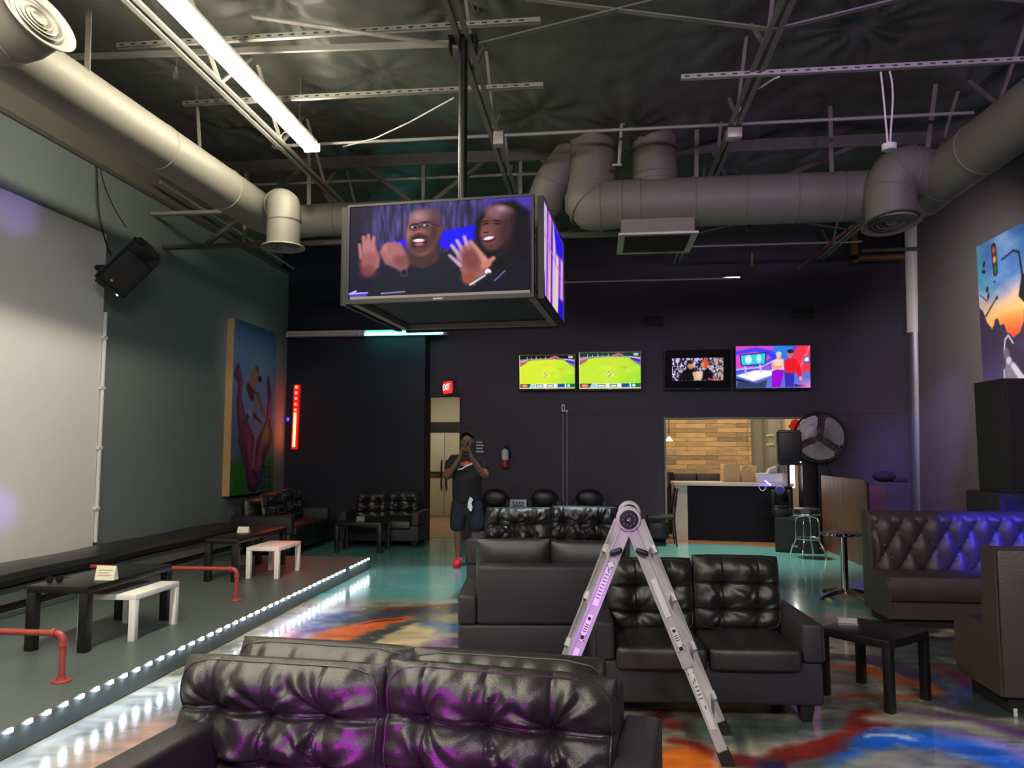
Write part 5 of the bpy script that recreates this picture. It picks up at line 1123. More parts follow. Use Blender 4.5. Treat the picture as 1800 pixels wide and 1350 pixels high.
def sticker(s, d0, d1, w, yy, marks=()):
    ft = fr_ if s > 0 else fl_; ax = (ft-top).normalized(); side = ax.cross(Vector((0,1,0))).normalized()
    bm = NB(); bar(bm, top+ax*d0+Vector((0,yy,0)), top+ax*d1+Vector((0,yy,0)), .001, w, side); o = obj('sticker', bm, 'sticker', t, False, True)
    if marks:
        bm = NB()
        for kind, d, x_ in marks:
            c_ = top+ax*d+side*x_+Vector((0,yy-.0012,0))
            if kind == 'star': lathe(bm, [(0,0),(.010,0),(.010,.0008),(0,.0008)], c_, (0,-1,0), 5)
            elif kind == 'ring': lathe(bm, [(.008,0),(.011,0),(.011,.0008),(.008,.0008)], c_, (0,-1,0), 20)
            elif kind == 'box':
                for q in (-1,1):
                    for q2 in (-1,1): bar(bm, c_+side*.0125*q+ax*.010*q2, c_+side*.0125*q+ax*.014*q2, .001, .006, side)
            elif kind == 'line': bar(bm, c_, c_+ax*.004, .0008, w*.7, side)
            elif kind == 'dash': bar(bm, c_, c_+ax*.018, .0008, .004, side)
        obj('sticker_lettering', bm, 'ink', o, False, True)
sticker(1, .32, .52, .029, -.0165)
sticker(1, .575, .70, .027, -.0165, [('star',.592,0)]+[('line',.615+.012*i,0) for i in range(3)]+[('ring',.685,0),('box',.685,0)])
sticker(1, .79, 1.10, .028, -.0125, [('box',.80,0),('dash',.84,.004),('dash',.85,-.006),('dash',.98,.003)]+[('line',.88+.02*i,0) for i in range(4)])
sticker(-1, .235, .47, .029, -.0165, [('box',.247,0),('dash',.255,.008),('dash',.262,-.002),('dash',.275,.004)]+[('line',.30+.018*i,0) for i in range(8)])
sticker(-1, .52, .66, .027, -.0165, [('star',.54,0)]+[('line',.57+.012*i,0) for i in range(4)]+[('ring',.64,0),('box',.64,0)])
sticker(-1, .70, .86, .028, -.0165, [('dash',.80,.0)])
# ================================================================== WALL SPEAKER, CONDUITS, SIGNS
def frame_mtx(o, zax, front):
    z = Vector(zax).normalized(); f = Vector(front); f = (f - z*f.dot(z)).normalized(); y = -f; x = y.cross(z)
    return Matrix.Translation(o) @ Matrix((x, y, z)).transposed().to_4x4()
c = PX(223,467,XL+.42)
t = thing('loudspeaker', 'black loudspeaker tilted on the grey side wall above the pale screen corner', 'loudspeaker', c)
m_ = frame_mtx(c, (.62,.12,.66), (.50,-.62,-.55))
bm = NB(); prism(bm, [(-.19,-.15,-.32),(.19,-.15,-.32),(.11,.17,-.30),(-.11,.17,-.30)], (0,0,.62))
bmesh.ops.bevel(bm, geom=bm.edges[:], offset=.035, segments=3, affect='EDGES'); xf(bm, m_); obj('cabinet', bm, 'blackplastic', t, True, True)
bm = NB(); box(bm, (0,-.152,-.05), (.33,.012,.42), None, .02); xf(bm, m_); obj('grille', bm, 'black', t, True, True)
bm = NB(); lathe(bm, [(0,.0),(.10,.0),(.085,-.03),(.05,-.04),(0,-.045)], (0,-.150,.235), (0,-1,0), 24); xf(bm, m_); obj('horn', bm, 'blackplastic', t, True, True)
bm = NB(); lathe(bm, [(0,0),(.014,0),(.014,.004),(0,.004)], (-.05,-.159,-.20), (0,-1,0), 14); xf(bm, m_); obj('badge', bm, 'strut', t, True, True)
bm = NB(); box(bm, (.10,-.153,-.285), (.02,.01,.01)); xf(bm, m_); obj('power_light', bm, emis('green pilot', (.3,1,.45), 5), t, False, True)
bm = NB(); tube(bm, [c+Vector((-.08,.05,0)), (XL+.036,c.y+.05,c.z)], .03, 10); obj('wall_bracket', bm, 'black', t, True, True)
# white conduit by the screen edge
y_ = PX(172,700,XL).y
t = thing('wall_conduit', 'white conduit running down the edge of the pale screen to the bench', 'conduit', (XL+.045,y_,.6))
bm = NB(); cyl(bm, (XL+.045,y_,.56), (XL+.045,y_,3.05), .022, 12); obj('pipe', bm, 'white', t, True, True)
for zz in (.9,1.55,2.2,2.75): bm = NB(); bx(bm, XL+.003,XL+.07,y_-.05,y_+.03,zz,zz+.035,.006); obj('clip', bm, 'white', t, False, True)
for v, xo in ((1,-.02),):
    b = PY(993,868,YT-.04); a = PY(993,726,YT-.04)
    t = thing('wall_conduit', 'pair of thin conduits down the violet wall from a small white box', 'conduit', (b.x,YT,b.z-.5))
    for s in (-.035,.035): bm = NB(); cyl(bm, (b.x+s,YT-.02,.3), (a.x+s,YT-.02,a.z), .013, 10); obj('pipe', bm, 'steel', t, True, True)
    bm = NB(); bx(bm, a.x-.06,a.x+.0,YT-.05,YT,a.z+.02,a.z+.15,.008); obj('outlet_box', bm, 'whiteplastic', t, False, True); bm = NB(); sphere(bm, (a.x+.03,YT-.06,a.z+.03), .03, 12); obj('plug', bm, 'whiteplastic', t, True, True)
    bm = NB(); bx(bm, a.x-.04,a.x-.018,YT-.053,YT-.049,a.z+.05,a.z+.12); obj('socket', bm, 'ink', t, False, True)
a, b = PY(882,783,YT-.1), PY(893,822,YT-.1); cx_ = (a.x+b.x)/2
t = thing('fire_extinguisher', 'red and white fire extinguisher hung on the violet wall', 'fire extinguisher', (cx_,YT-.08,b.z))
h = a.z-b.z
bm = NB(); lathe(bm, [(0,0),(.052,0),(.06,.01),(.06,h*.36)], (cx_,YT-.08,b.z), n=20); obj('cylinder_body', bm, 'red', t, True, True)
bm = NB(); lathe(bm, [(.060,h*.36),(.061,h*.37),(.061,h*.72),(.058,h*.76),(.03,h*.84),(.02,h*.86),(0,h*.86)], (cx_,YT-.08,b.z), n=20); obj('label_band', bm, 'white', t, True, True)
bm = NB(); bx(bm, cx_-.015,cx_+.015,YT-.1,YT-.06,b.z+h*.86,b.z+h*.98,.004); bar(bm,(cx_-.02,YT-.08,b.z+h),(cx_+.07,YT-.08,b.z+h*1.06),.02,.012); tube(bm, bez((cx_+.02,YT-.08,b.z+h*.92),(cx_+.09,YT-.08,b.z+h*.9),(cx_+.09,YT-.08,b.z+h*.5),(cx_+.068,YT-.08,b.z+h*.4),10), .009, 8); obj('valve', bm, 'black', t, True, True)
a, b = PY(839,774,YT-.02), PY(850,796,YT-.02)
t = thing('wall_notice', 'small dark notice with lines of white print behind the standing person', 'notice', ((a.x+b.x)/2,YT,b.z))
bm = NB(); bx(bm, a.x-.12,b.x+.01,YT-.012,YT,b.z-.02,a.z+.02); obj('plate', bm, 'purplewall', t, False, True)
bm = NB()
for k in range(4): bx(bm, a.x-.02,b.x-.02*(k%2),YT-.014,YT-.012,b.z+(a.z-b.z)*(k+.2)/4,b.z+(a.z-b.z)*(k+.62)/4)
obj('print_lines', bm, 'white', t, False, True)
# ================================================================== BAR AREA
X0 = PY(1186,900,13.75).x; X1 = PY(1206,900,13.75).x; zt_ = PY(1200,848,13.6).z
t = thing('bar_counter', 'bar counter with black front and white end, seen through the wall opening', 'bar counter', (X0,13.9,0))
xr_ = PY(1392,900,13.5).x
bm = NB(); prism(bm, [(X1,13.62,.0),(xr_,13.40,.0),(xr_,14.25,0),(X1,14.25,0)], (0,0,zt_-.05)); obj('front_panel', bm, mat('black bar front', (.003,.003,.006), .55, spec=.2, noise=.2), t, False, True)
bm = NB(); bx(bm, X0,X1+.01,13.60,14.25,0,zt_-.05); obj('end_panel', bm, mat('pale end panel', (.55,.50,.40), .6, noise=.05), t, False, True)
bm = NB(); prism(bm, [(X0-.02,13.57,zt_-.05),(xr_+.02,13.36,zt_-.05),(xr_+.02,14.3,zt_-.05),(X0-.02,14.3,zt_-.05)], (0,0,.05)); obj('countertop', bm, mat('pale counter', (.62,.57,.48), .35, noise=.06), t, False, True)
def boxy(name, label, cat, u0,v0,u1,v1,Y,dep,m,bev=.01,group=None):
    a, b = PY(u0,v0,Y), PY(u1,v1,Y); bm = NB(); bx(bm, a.x,b.x,Y,Y+dep,b.z,a.z,bev); return solo(name,bm,m,label,cat,((a.x+b.x)/2,Y+dep/2,b.z),group)
for (u0,v0,u1,v1,lb) in ((1271,815,1300,850,'open cardboard box on the bar counter, beside the dark crates'),(1303,818,1329,850,'cardboard box with folded flap on the bar counter, beside the white terminal')):
    a, b = PY(u0,v0,13.95), PY(u1,v1,13.95); w = b.x-a.x; zb2 = zt_+.001; ht = a.z-zb2
    t = thing('cardboard_box', lb, 'box', ((a.x+b.x)/2,14.05,zb2), .05, 'cardboard boxes on the bar')
    bm = NB(); bx(bm,-w/2,w/2,-.1,.12,0,ht*.72,.003); obj('carton', bm, 'card', t, False)
    for s in (-1,1):
        bm = NB(); quadp = [(-w/2*1.05,s*.11,ht*.72),(w/2*1.05,s*.11,ht*.72),(w/2*1.1,s*.16,ht),(-w/2*1.0,s*.16,ht*.98)]; prism(bm, quadp, (0,.004,0)); obj('flap', bm, 'card', t, False)
    bm = NB(); bar(bm, (-w*.3,-.165,ht*.70), (w*.1,-.172,ht*.95), .03, .003, (0,1,0)); obj('tape', bm, 'tape', t, False)
t = thing('register', 'white terminal stacked in steps on the bar counter under blue light', 'register', (PY(1355,848,13.6).x,13.7,zt_+.001))
a, b = PY(1332,832,13.6), PY(1384,850,13.6); bm = NB(); bx(bm, a.x,b.x,13.55,13.9,zt_+.001,a.z,.01); obj('register_base', bm, 'whiteplastic', t, True, True)
a, b = PY(1348,822,13.62), PY(1366,834,13.62); bm = NB(); prism(bm, [(a.x,13.6,b.z),(b.x,13.6,b.z),(b.x,13.6,a.z+.02),(a.x+.05,13.6,a.z-.02)], (0,.2,0)); obj('printer', bm, 'whiteplastic', t, False, True)
a, b = PY(1357,819,13.68), PY(1384,846,13.68); bm = NB(); prism(bm, [(a.x,13.68,b.z),(b.x,13.68,b.z),(b.x,13.72,a.z),(a.x+.07,13.72,a.z)], (0,.03,0)); obj('tilted_screen', bm, mat('pale glossy panel', (.62,.58,.66), .25, noise=.05), t, False, True)
a, b = PY(1345,845,13.3), PY(1355,853,13.3); bm = NB(); bar(bm, (a.x,13.33,a.z), (b.x,13.31,b.z), .022, .018); solo('light_stick', bm, emis('blue light stick', (.10,.08,1), 16), 'short glowing blue light stick at the edge of the bar counter', 'light', a)
pipe('power_cord', bez(PY(1333,852,13.30),PY(1335,866,13.30),PY(1346,866,13.30),PY(1347,853,13.30)), .008, 'thin white cord looping below the blue light stick', 'cord', 'whiteplastic')
for (u0,u1,lb) in ((1176,1184,'dark crate at the left jamb of the bar opening'),(1184,1224,'grey speckled crate on the back counter, left one'),(1226,1266,'grey speckled crate on the back counter, beside the cardboard boxes')):
    boxy('crate', lb, 'crate', u0, 830 if u0 < 1180 else 832, u1, 856, 14.9 if u0 > 1180 else 14.7, .4, 'black' if u0 < 1180 else mat('speckled dark panel', (.10,.09,.075), .5, noise=.8, nscale=30), .01, 'dark crates behind the bar')
bm = NB(); bx(bm, PY(1172,860,14.6).x, 3.4, 14.6, 15.4, 0, PY(1200,857,14.8).z); solo('back_counter', bm, 'blackwood', 'dark back counter behind the bar carrying speckled crates', 'counter', (2,15,0), smooth=False)
a = PY(1176,772,15.2); t = thing('wall_lamp', 'small cream lamp shade at the left edge of the bar opening', 'lamp', a)
bm = NB(); lathe(bm, [(.02,.05),(.08,-.04),(.07,-.04),(.015,.045)], a); obj('lamp_shade', bm, emis('cream shade', (1,.8,.5), .5, (.7,.6,.4)), t, True, True)
bm = NB(); cyl(bm, a+Vector((0,0,.09)), (a.x,a.y,3.2), .008, 8); obj('cord', bm, 'black', t, True, True)
# lettering on the pier (illegible white marks)
t = thing('wall_notice', 'two small lines of white lettering on the grey pier of the bar room', 'lettering', PY(1353,775,15.88))
for v in (765,781):
    bm = NB()
    for k in range(6): p = PY(1348+k*2.2,v,15.885); bx(bm, p.x-.008,p.x+.007,15.88,15.9,p.z-.012-.006*(k%3),p.z+.014)
    obj('text_line', bm, 'white', t, False, True)
t = thing('wall_picture', 'red and cream picture high at the right of the bar room', 'picture', PY(1390,752,15.95))
a, b = PY(1380,738,15.95), PY(1432,757,15.95); bm = NB(); bx(bm,a.x,b.x,15.95,15.99,b.z,a.z+.2); obj('panel', bm, mat('cream poster', (.66,.55,.38), .5, noise=.1), t, False, True)
bm = NB(); lathe(bm,[(0,0),(.1,0),(.1,.01),(0,.01)], PY(1398,746,15.95), (0,-1,0)); bar(bm, PY(1388,752,15.945), PY(1404,742,15.945), .02,.10,(0,0,1)); obj('red_shape', bm, 'red', t, False, True)
bm = NB(); tube(bm, arcp(PY(1414,745,15.93),.07,0,2*PI,20,(1,0,0),(0,0,1)), .018, 8); obj('ring_shape', bm, 'strut', t, True, True)
# black cabinet and lit white strip behind the speaker stand
boxy('tall_cabinet', 'tall black cabinet standing in the right of the bar opening', 'cabinet', 1408, 752, 1439, 955, 13.36, .3, 'black', .01)
t = thing('light_column', 'white vertical light column glowing behind the speaker stand', 'light', PY(1394,856,13.45))
a, b = PY(1386,818,13.42), PY(1399,857,13.42); bm = NB(); bx(bm,a.x,b.x,13.5,13.6,b.z,a.z); obj('column_body', bm, 'galv', t, False, True)
bm = NB(); cyl(bm, (b.x-.03,13.47,b.z), (b.x-.03,13.47,a.z), .026, 12); obj('tube', bm, emis('white column light', (1,.97,.9), 7), t, True, True)
t = thing('loudspeaker', 'black loudspeaker on a pole in front of the bar opening', 'loudspeaker', PY(1389,836,12.75))
a, b = PY(1366,756,12.6), PY(1412,818,12.6); cx_ = (a.x+b.x)/2
bm = NB(); prism(bm, [(a.x,12.6,b.z),(b.x,12.6,b.z),(b.x-.06,12.95,b.z),(a.x+.06,12.95,b.z)], (0,0,a.z-b.z)); bmesh.ops.bevel(bm, geom=bm.edges[:], offset=.025, segments=3, affect='EDGES'); obj('cabinet', bm, 'blackplastic', t, True, True)
bm = NB(); bx(bm,a.x+.03,b.x-.03,12.585,12.605,b.z+.06,a.z-.05,.008); obj('grille', bm, 'black', t, True, True)
bm = NB(); sphere(bm,(b.x-.04,12.585,b.z+.05),.009,8); obj('power_light', bm, emis('white pilot',(1,1,1),4), t, True, True)
s0, s1_ = PY(1337,908,12.05), PY(1405,972,12.05); zs = PY(1360,908,12.1).z
bm = NB(); cyl(bm,(cx_,12.75,zs-.02),(cx_,12.75,b.z+.02),.018,12); solo('speaker_pole', bm, 'black', 'thin black pole between subwoofer and loudspeaker by the bar', 'pole', (cx_,12.75,zs))
t = thing('subwoofer', 'large black subwoofer on the teal floor beside the bar stool', 'subwoofer', (cx_,12.4,0))
xs0 = PZ(1338,966,0); 
bm = NB(); box(bm, (0,0,zs/2), (.60,.62,zs), None, .02); sub_m = Matrix.Translation((cx_+.02,12.42,0)) @ Euler((0,0,-.30)).to_matrix().to_4x4(); xf(bm, sub_m); obj('cabinet', bm, 'blackplastic', t, True, True)
bm = NB(); box(bm, (0,-.315,zs/2), (.54,.012,zs-.10), None, .004); xf(bm, sub_m); obj('grille', bm, 'black', t, False, True)
bm = NB(); box(bm, (-.02,-.325,.10), (.09,.006,.03)); xf(bm, sub_m); obj('badge', bm, 'strut', t, False, True)
# moving head light on the subwoofer
hx = PY(1374,900,12.3).x
t = thing('moving_head_light', 'black moving-head stage light standing on the subwoofer', 'stage light', (hx,12.3,zs))
bm = NB(); box(bm,(hx,12.3,zs+.06),(.26,.24,.12),None,.02); obj('base', bm,'blackplastic',t,True,True)
bm = NB()
for s in (-1,1): box(bm,(hx+s*.12,12.3,zs+.25),(.04,.12,.28),None,.015)
box(bm,(hx,12.3,zs+.13),(.26,.14,.04),None,.01); obj('yoke', bm,'blackplastic',t,True,True)
bm = NB(); lathe(bm,[(0,-.16),(.07,-.16),(.085,-.1),(.085,.06),(.075,.16),(.06,.165),(0,.15)],(hx,12.3,zs+.32),(-.25,-.7,.4),22); h_ = obj('lamp_head', bm,'blackplastic',t,True,True)
bm = NB(); lathe(bm,[(0,.152),(.058,.152),(.055,.168),(0,.176)],(hx,12.3,zs+.32),(-.25,-.7,.4),20); obj('lens', bm, mat('blue lens',(.02,.02,.06),.1,emit=(.05,.04,1),es=.08,noise=.02), h_, True, True)
p = PY(1399,903,12.2); bm = NB(); lathe(bm,[(0,0),(.05,0),(.055,.10),(.05,.10),(.045,.01),(0,.01)],(p.x,12.22,zs)); solo('plastic_cup', bm, 'acrylic','small clear cup on the subwoofer beside the stage light','cup',(p.x,12.22,zs))
# wall fan
c = PY(1441,769,13.06); R_ = .41
t = thing('wall_fan', 'large round wall fan at the corner of the bar opening, with dangling cord', 'fan', c)
fd = Vector((-.30,-1,-.05)).normalized(); fx, fy = frame(fd)
bm = NB()
for r, dd in ((R_,0),(R_*.96,.06),(R_*.96,-.07)): tube(bm,[c+fd*dd+fx*math.cos(a)*r+fy*math.sin(a)*r for a in np.linspace(0,2*PI,49)],.008,6,False)
obj('cage_ring', bm,'black',t,True,True)
bm = NB()
for k in range(48):
    a = 2*PI*k/48; e = fx*math.cos(a)+fy*math.sin(a)
    for s in (.075,-.09): tube(bm,[c+fd*s*1.15+e*.05, c+fd*s*1.1+e*R_*.6, c+fd*s*.7+e*R_*.92, c+e*R_],.0022,4,False)
for r in (.15,.25,.33):
    tube(bm,[c+fd*.084+fx*math.cos(a)*r+fy*math.sin(a)*r for a in np.linspace(0,2*PI,41)],.0025,4,False)
obj('guard_wires', bm,'steel',t,False,True)
M['fanblade'] = mat('dull metal blade',(.62,.58,.62),.38,metal=.4,noise=.08)
for k in range(3):
    a0 = k*2*PI/3+.4; bm = NB(); P_ = []
    for rr, w in ((.06,.35),(.15,.75),(.25,.98),(.33,1.0),(.365,.85)):
        row = []
        for j in range(7): a = a0+w*(j/6-.5)*1.7; row.append(bm.verts.new(c+(fx*math.cos(a)+fy*math.sin(a))*rr+fd*(.035*(j/6-.5))))
        P_.append(row)
    for i in range(4):
        for j in range(6): bm.faces.new((P_[i][j],P_[i][j+1],P_[i+1][j+1],P_[i+1][j]))
    bmesh.ops.solidify(bm, geom=bm.faces[:], thickness=.002); obj('blade', bm,'fanblade',t,True,True)
bm = NB(); lathe(bm,[(0,.10),(.045,.10),(.055,.085),(.055,-.02),(.08,-.05),(.08,-.14),(.05,-.17),(0,-.17)],c,fd,24); obj('motor_hub', bm,'black',t,True,True)
bm = NB(); tube(bm,[c-fd*.14,c-fd*.16+Vector((.02,.02,.1)),(c.x+.06,YT-.002,c.z+.36)],.02,8); bx(bm,c.x-.05,c.x+.09,YT-.03,YT-.001,c.z+.28,c.z+.44); obj('wall_arm', bm,'black',t,False,True)
bm = NB(); tube(bm,bez(c-fd*.15+Vector((.05,.0,-.08)),PY(1458,815,13.2),PY(1452,822,13.25),PY(1462,838,13.25),14),.009,8); obj('cord', bm,'black',t,True,True)
# bar stool
sp_ = PZ(1421,980,0); hs_ = .74
def onS(x,y,z): return (sp_.x+x, 11.66+y, z)
t = thing('bar_stool', 'chrome bar stool with round black seat beside the wood-plank booth', 'bar stool', (sp_.x,11.66,0))
sy = 11.66; hs_ = PY(1421,892,sy).z
bm = NB(); lathe(bm,[(0,0),(.17,0),(.19,.02),(.19,.07),(.175,.095),(.10,.105),(0,.108)],(sp_.x,sy,hs_-.11),n=28); obj('seat', bm,'leather2',t,True,True)
bm = NB(); lathe(bm,[(.192,.0),(.196,.01),(.196,.022),(.192,.03)],(sp_.x,sy,hs_-.11),n=28); obj('seat_band', bm,'chrome',t,True,True)
for k in range(4):
    a = PI/4+k*PI/2+.25; e = Vector((math.cos(a),math.sin(a),0)); o_ = Vector((sp_.x,sy,0))
    bm = NB(); tube(bm,bez(o_+e*.02+Vector((0,0,hs_-.13)),o_+e*.20+Vector((0,0,hs_-.11)),o_+e*.165+Vector((0,0,hs_*.7)),o_+e*.165+Vector((0,0,hs_*.42)),12)+bez(o_+e*.168+Vector((0,0,hs_*.36)),o_+e*.175+Vector((0,0,hs_*.25)),o_+e*.24+Vector((0,0,hs_*.22)),o_+e*.25+Vector((0,0,0)),10),.0125,10); obj('leg', bm,'chrome',t,True,True)
bm = NB(); tube(bm,arcp((sp_.x,sy,hs_*.38),.172,0,2*PI,36,(1,0,0),(0,1,0)),.011,8,False); obj('foot_ring', bm,'chrome',t,True,True)
# pedestal table with sparkling rim
pb_ = PZ(1486,1051,0); py_ = pb_.y; hp = PY(1480,936,py_).z
t = thing('pedestal_table', 'round pedestal table with sparkling rim and chrome foot before the wood-plank booth', 'table', (pb_.x,py_,0))
def rimmat():
    m = mat('sparkling mosaic rim',(.1,.09,.09),.2); nt = m.node_tree; p = nt.nodes['Principled BSDF']; v = nt.nodes.new('ShaderNodeTexVoronoi'); v.inputs['Scale'].default_value = 45
    tc = nt.nodes.new('ShaderNodeTexCoord'); nt.links.new(tc.outputs['Object'],v.inputs['Vector']); r = nt.nodes.new('ShaderNodeValToRGB'); r.color_ramp.elements[0].color = (.02,.02,.02,1); r.color_ramp.elements[1].color = (.6,.55,.5,1); r.color_ramp.elements[0].position = .45; r.color_ramp.elements[1].position = .6
    nt.links.new(v.outputs['Color'],r.inputs[0]); nt.links.new(r.outputs[0],p.inputs['Base Color']); p.inputs['Metallic'].default_value = .5; return m
rr_ = (PY(1518,936,py_).x-PY(1443,936,py_).x)/2
bm = NB(); lathe(bm,[(0,-.03),(rr_-.02,-.03),(rr_,-.02),(rr_,-.004),(rr_-.01,0),(0,0)],(pb_.x-.02,py_,hp),n=40); obj('tabletop', bm, rimmat(), t, True, True)
bm = NB(); cyl(bm,(pb_.x,py_,.06),(pb_.x,py_,hp-.02),.038,20); obj('pedestal', bm,'chrome',t,True,True)
for k in range(4):
    a = .45+k*PI/2; e = Vector((math.cos(a),math.sin(a),0)); o_ = Vector((pb_.x,py_,0)); sx = Vector((-e.y,e.x,0))
    bm = NB(); R = [[bm.verts.new(o_+e*r+sx*w*q+Vector((0,0,z+q2))) for q,q2 in ((-1,-hh),(-.6,hh),(.6,hh),(1,-hh))] for r,w,z,hh in ((0,.05,.085,.02),(.12,.045,.07,.02),(.24,.035,.045,.015),(.31,.02,.03,.012))]; skinrings(bm,R); ft_ = obj('foot', bm, mat('polished foot',(.75,.65,.45),.15,metal=1,noise=.05) if k == 0 else bpy.data.materials['polished foot'], t, True, True)
    bm = NB(); lathe(bm,[(0,0),(.02,0),(.02,.02),(0,.022)],o_+e*.30); obj('glide', bm,'black',ft_,True,True)
# chair by the bar opening
cp = PZ(1183,958,0)
t = thing('side_chair', 'black side chair seen side-on at the left edge of the bar opening', 'chair', (cp.x-.2,12.85,0), 0)
bm = NB(); box(bm,(0,0,.46),(.44,.42,.06),None,.02); obj('seat', bm,'leather2',t)
bm = NB(); box(bm,(.23,0,.78),(.05,.38,.32),(0,.20,0),.022); obj('backrest', bm,'leather2',t)
for sx in (-1,1):
    for sy_ in (-1,1):
        bm = NB(); tube(bm,[(sx*.20,sy_*.19,0),(sx*.19,sy_*.19,.44)] if sx < 0 else [(.24,sy_*.19,0),(.20,sy_*.19,.44),(.25,sy_*.19,.80)],.013,8); obj('leg', bm,'black',t)
# small black cabinet left of that chair
boxy('low_cabinet', 'low black cabinet under the end of the bar-side chair', 'cabinet', 1143, 918, 1176, 948, 13.0, .25, 'blackwood', .008)
# dj booth with wood planks
M['djwood'] = mat('dark plank boards',(.165,.085,.045),.5,noise=.55,nscale=3.2,stretch=(7,7,.5))
ya_, ybk = 10.35, 12.75
a = PX(1442,835,3.55); dx0 = 3.50
zt_d = PX(1482,840,dx0).z
t = thing('dj_booth', 'wood-plank booth panel lit purple, behind the pedestal table', 'booth panel', (dx0,11.6,0))
yA, yB = PX(1519,845,dx0).y, PX(1443,835,dx0).y
n = 9
for k in range(n):
    y0_, y1_ = yA+(yB-yA)*k/n, yA+(yB-yA)*(k+1)/n; bm = NB(); bx(bm, dx0-.012*(k % 2)*0, dx0+.03, y0_+.002, y1_-.002, .0, zt_d+.0*k, .002); obj('plank', bm,'djwood',t,False,True)
bm = NB(); bx(bm, dx0+.03, dx0+.06, yA,yB,.02,zt_d-.02); obj('backing', bm,'black',t,False,True)
e0, e1 = PY(1519,849,11.5), PY(1563,905,11.5)
t = thing('dj_cabinet', 'short wood-sided cabinet right of the plank booth, lit blue-violet', 'cabinet', (4.1,11.5,0))
xa_, xb_ = PY(1505,850,11.5).x, PY(1563,850,11.5).x; zz = PY(1540,849,11.5).z
bm = NB(); bx(bm, dx0+.07,xb_-.28,11.5,11.9,0,zz,.004); obj('cabinet_body', bm,'djwood',t,False,True)
bm = NB(); bx(bm, xb_-.28,xb_-.05,11.52,11.9,0,zz-.04,.004); obj('end_board', bm, mat('reddish board',(.09,.045,.03),.5,noise=.3,nscale=5), t, False, True)
c = Vector((dx0+.62,11.72,zz+.085)); bm = NB(); sphere(bm,c,.15,16,(1.1,.7,.55)); box(bm,c+Vector((.2,0,-.05)),(.2,.2,.06),None,.02); solo('equipment_bag', bm,'blackcloth','dark lumpy bag on top of the wood-sided cabinet','bag',c)
# loudspeaker stack at the right wall
xs = 4.0; y0_, y1_ = PX(1760,665,xs).y, PX(1711,671,xs).y; z1_ = PX(1760,665,xs).z; z0_ = PX(1760,866,xs).z
t = thing('loudspeaker_stack', 'tall black loudspeaker cabinet below the sunset mural', 'loudspeaker', (xs+.4,(y0_+y1_)/2,z0_))
bm = NB(); bx(bm, xs,xs+.75,y0_,y1_,z0_+.002,z1_,.012); obj('cabinet', bm, mat('black carpeted cabinet',(.020,.020,.017),.9,bump=.3,bscale=300,noise=.2), t, True, True)
bm = NB(); bx(bm, xs+.04,xs+.71,y0_-.012,y0_,z0_+.05,z1_-.05,.004); obj('grille', bm,'black',t,False,True)
bm = NB(); lathe(bm,[(.12,0),(.15,.0),(.15,.012),(.12,.012)],(xs+.38,y0_-.012,(z0_+z1_)/2),(0,-1,0),28); obj('driver_ring', bm,'blackplastic',t,True,True)
t = thing('subwoofer', 'black bass cabinet under the tall loudspeaker, behind the tufted booth', 'subwoofer', (xs+.4,(y0_+y1_)/2,0))
bm = NB(); bx(bm, xs-.10,xs+.8,y0_-.05,y1_+.08,0,z0_,.012); obj('cabinet', bm, bpy.data.materials['black carpeted cabinet'], t, True, True)
bm = NB(); bx(bm, xs-.04,xs+.74,y0_-.062,y0_-.05,.06,z0_-.05,.004); obj('grille', bm,'black',t,False,True)
# ================================================================== PERSON
def skinned(name, V, E, m, parent=None, sub=2, root=0, smooth_rad=True):
    me = bpy.data.meshes.new(name); me.from_pydata([v[0] for v in V], E, []); o = bpy.data.objects.new(name, me); COL.objects.link(o)
    md = o.modifiers.new('skin','SKIN'); md.use_smooth_shade = True
    for i, v in enumerate(V):
        s = me.skin_vertices[0].data[i]; r = v[1]; s.radius = r if isinstance(r, tuple) else (r, r); s.use_root = (i == root)
    if sub: sb = o.modifiers.new('sub','SUBSURF'); sb.levels = sub; sb.render_levels = sub
    me.materials.append(M[m] if isinstance(m,str) else m)
    dg = bpy.context.evaluated_depsgraph_get(); ev = o.evaluated_get(dg); nm = bpy.data.meshes.new_from_object(ev, depsgraph=dg)
    o.modifiers.clear(); old = o.data; o.data = nm; bpy.data.meshes.remove(old); nm.name = name
    nm.polygons.foreach_set('use_smooth',[True]*len(nm.polygons))
    if parent is not None: o.parent = parent
    return o
ft = PZ(806,996,0)
H = 1.76
per = thing('person', 'person in dark t-shirt, navy shorts and red shoes holding a phone before the face', 'person', (ft.x+.10,ft.y+.05,0), .10)
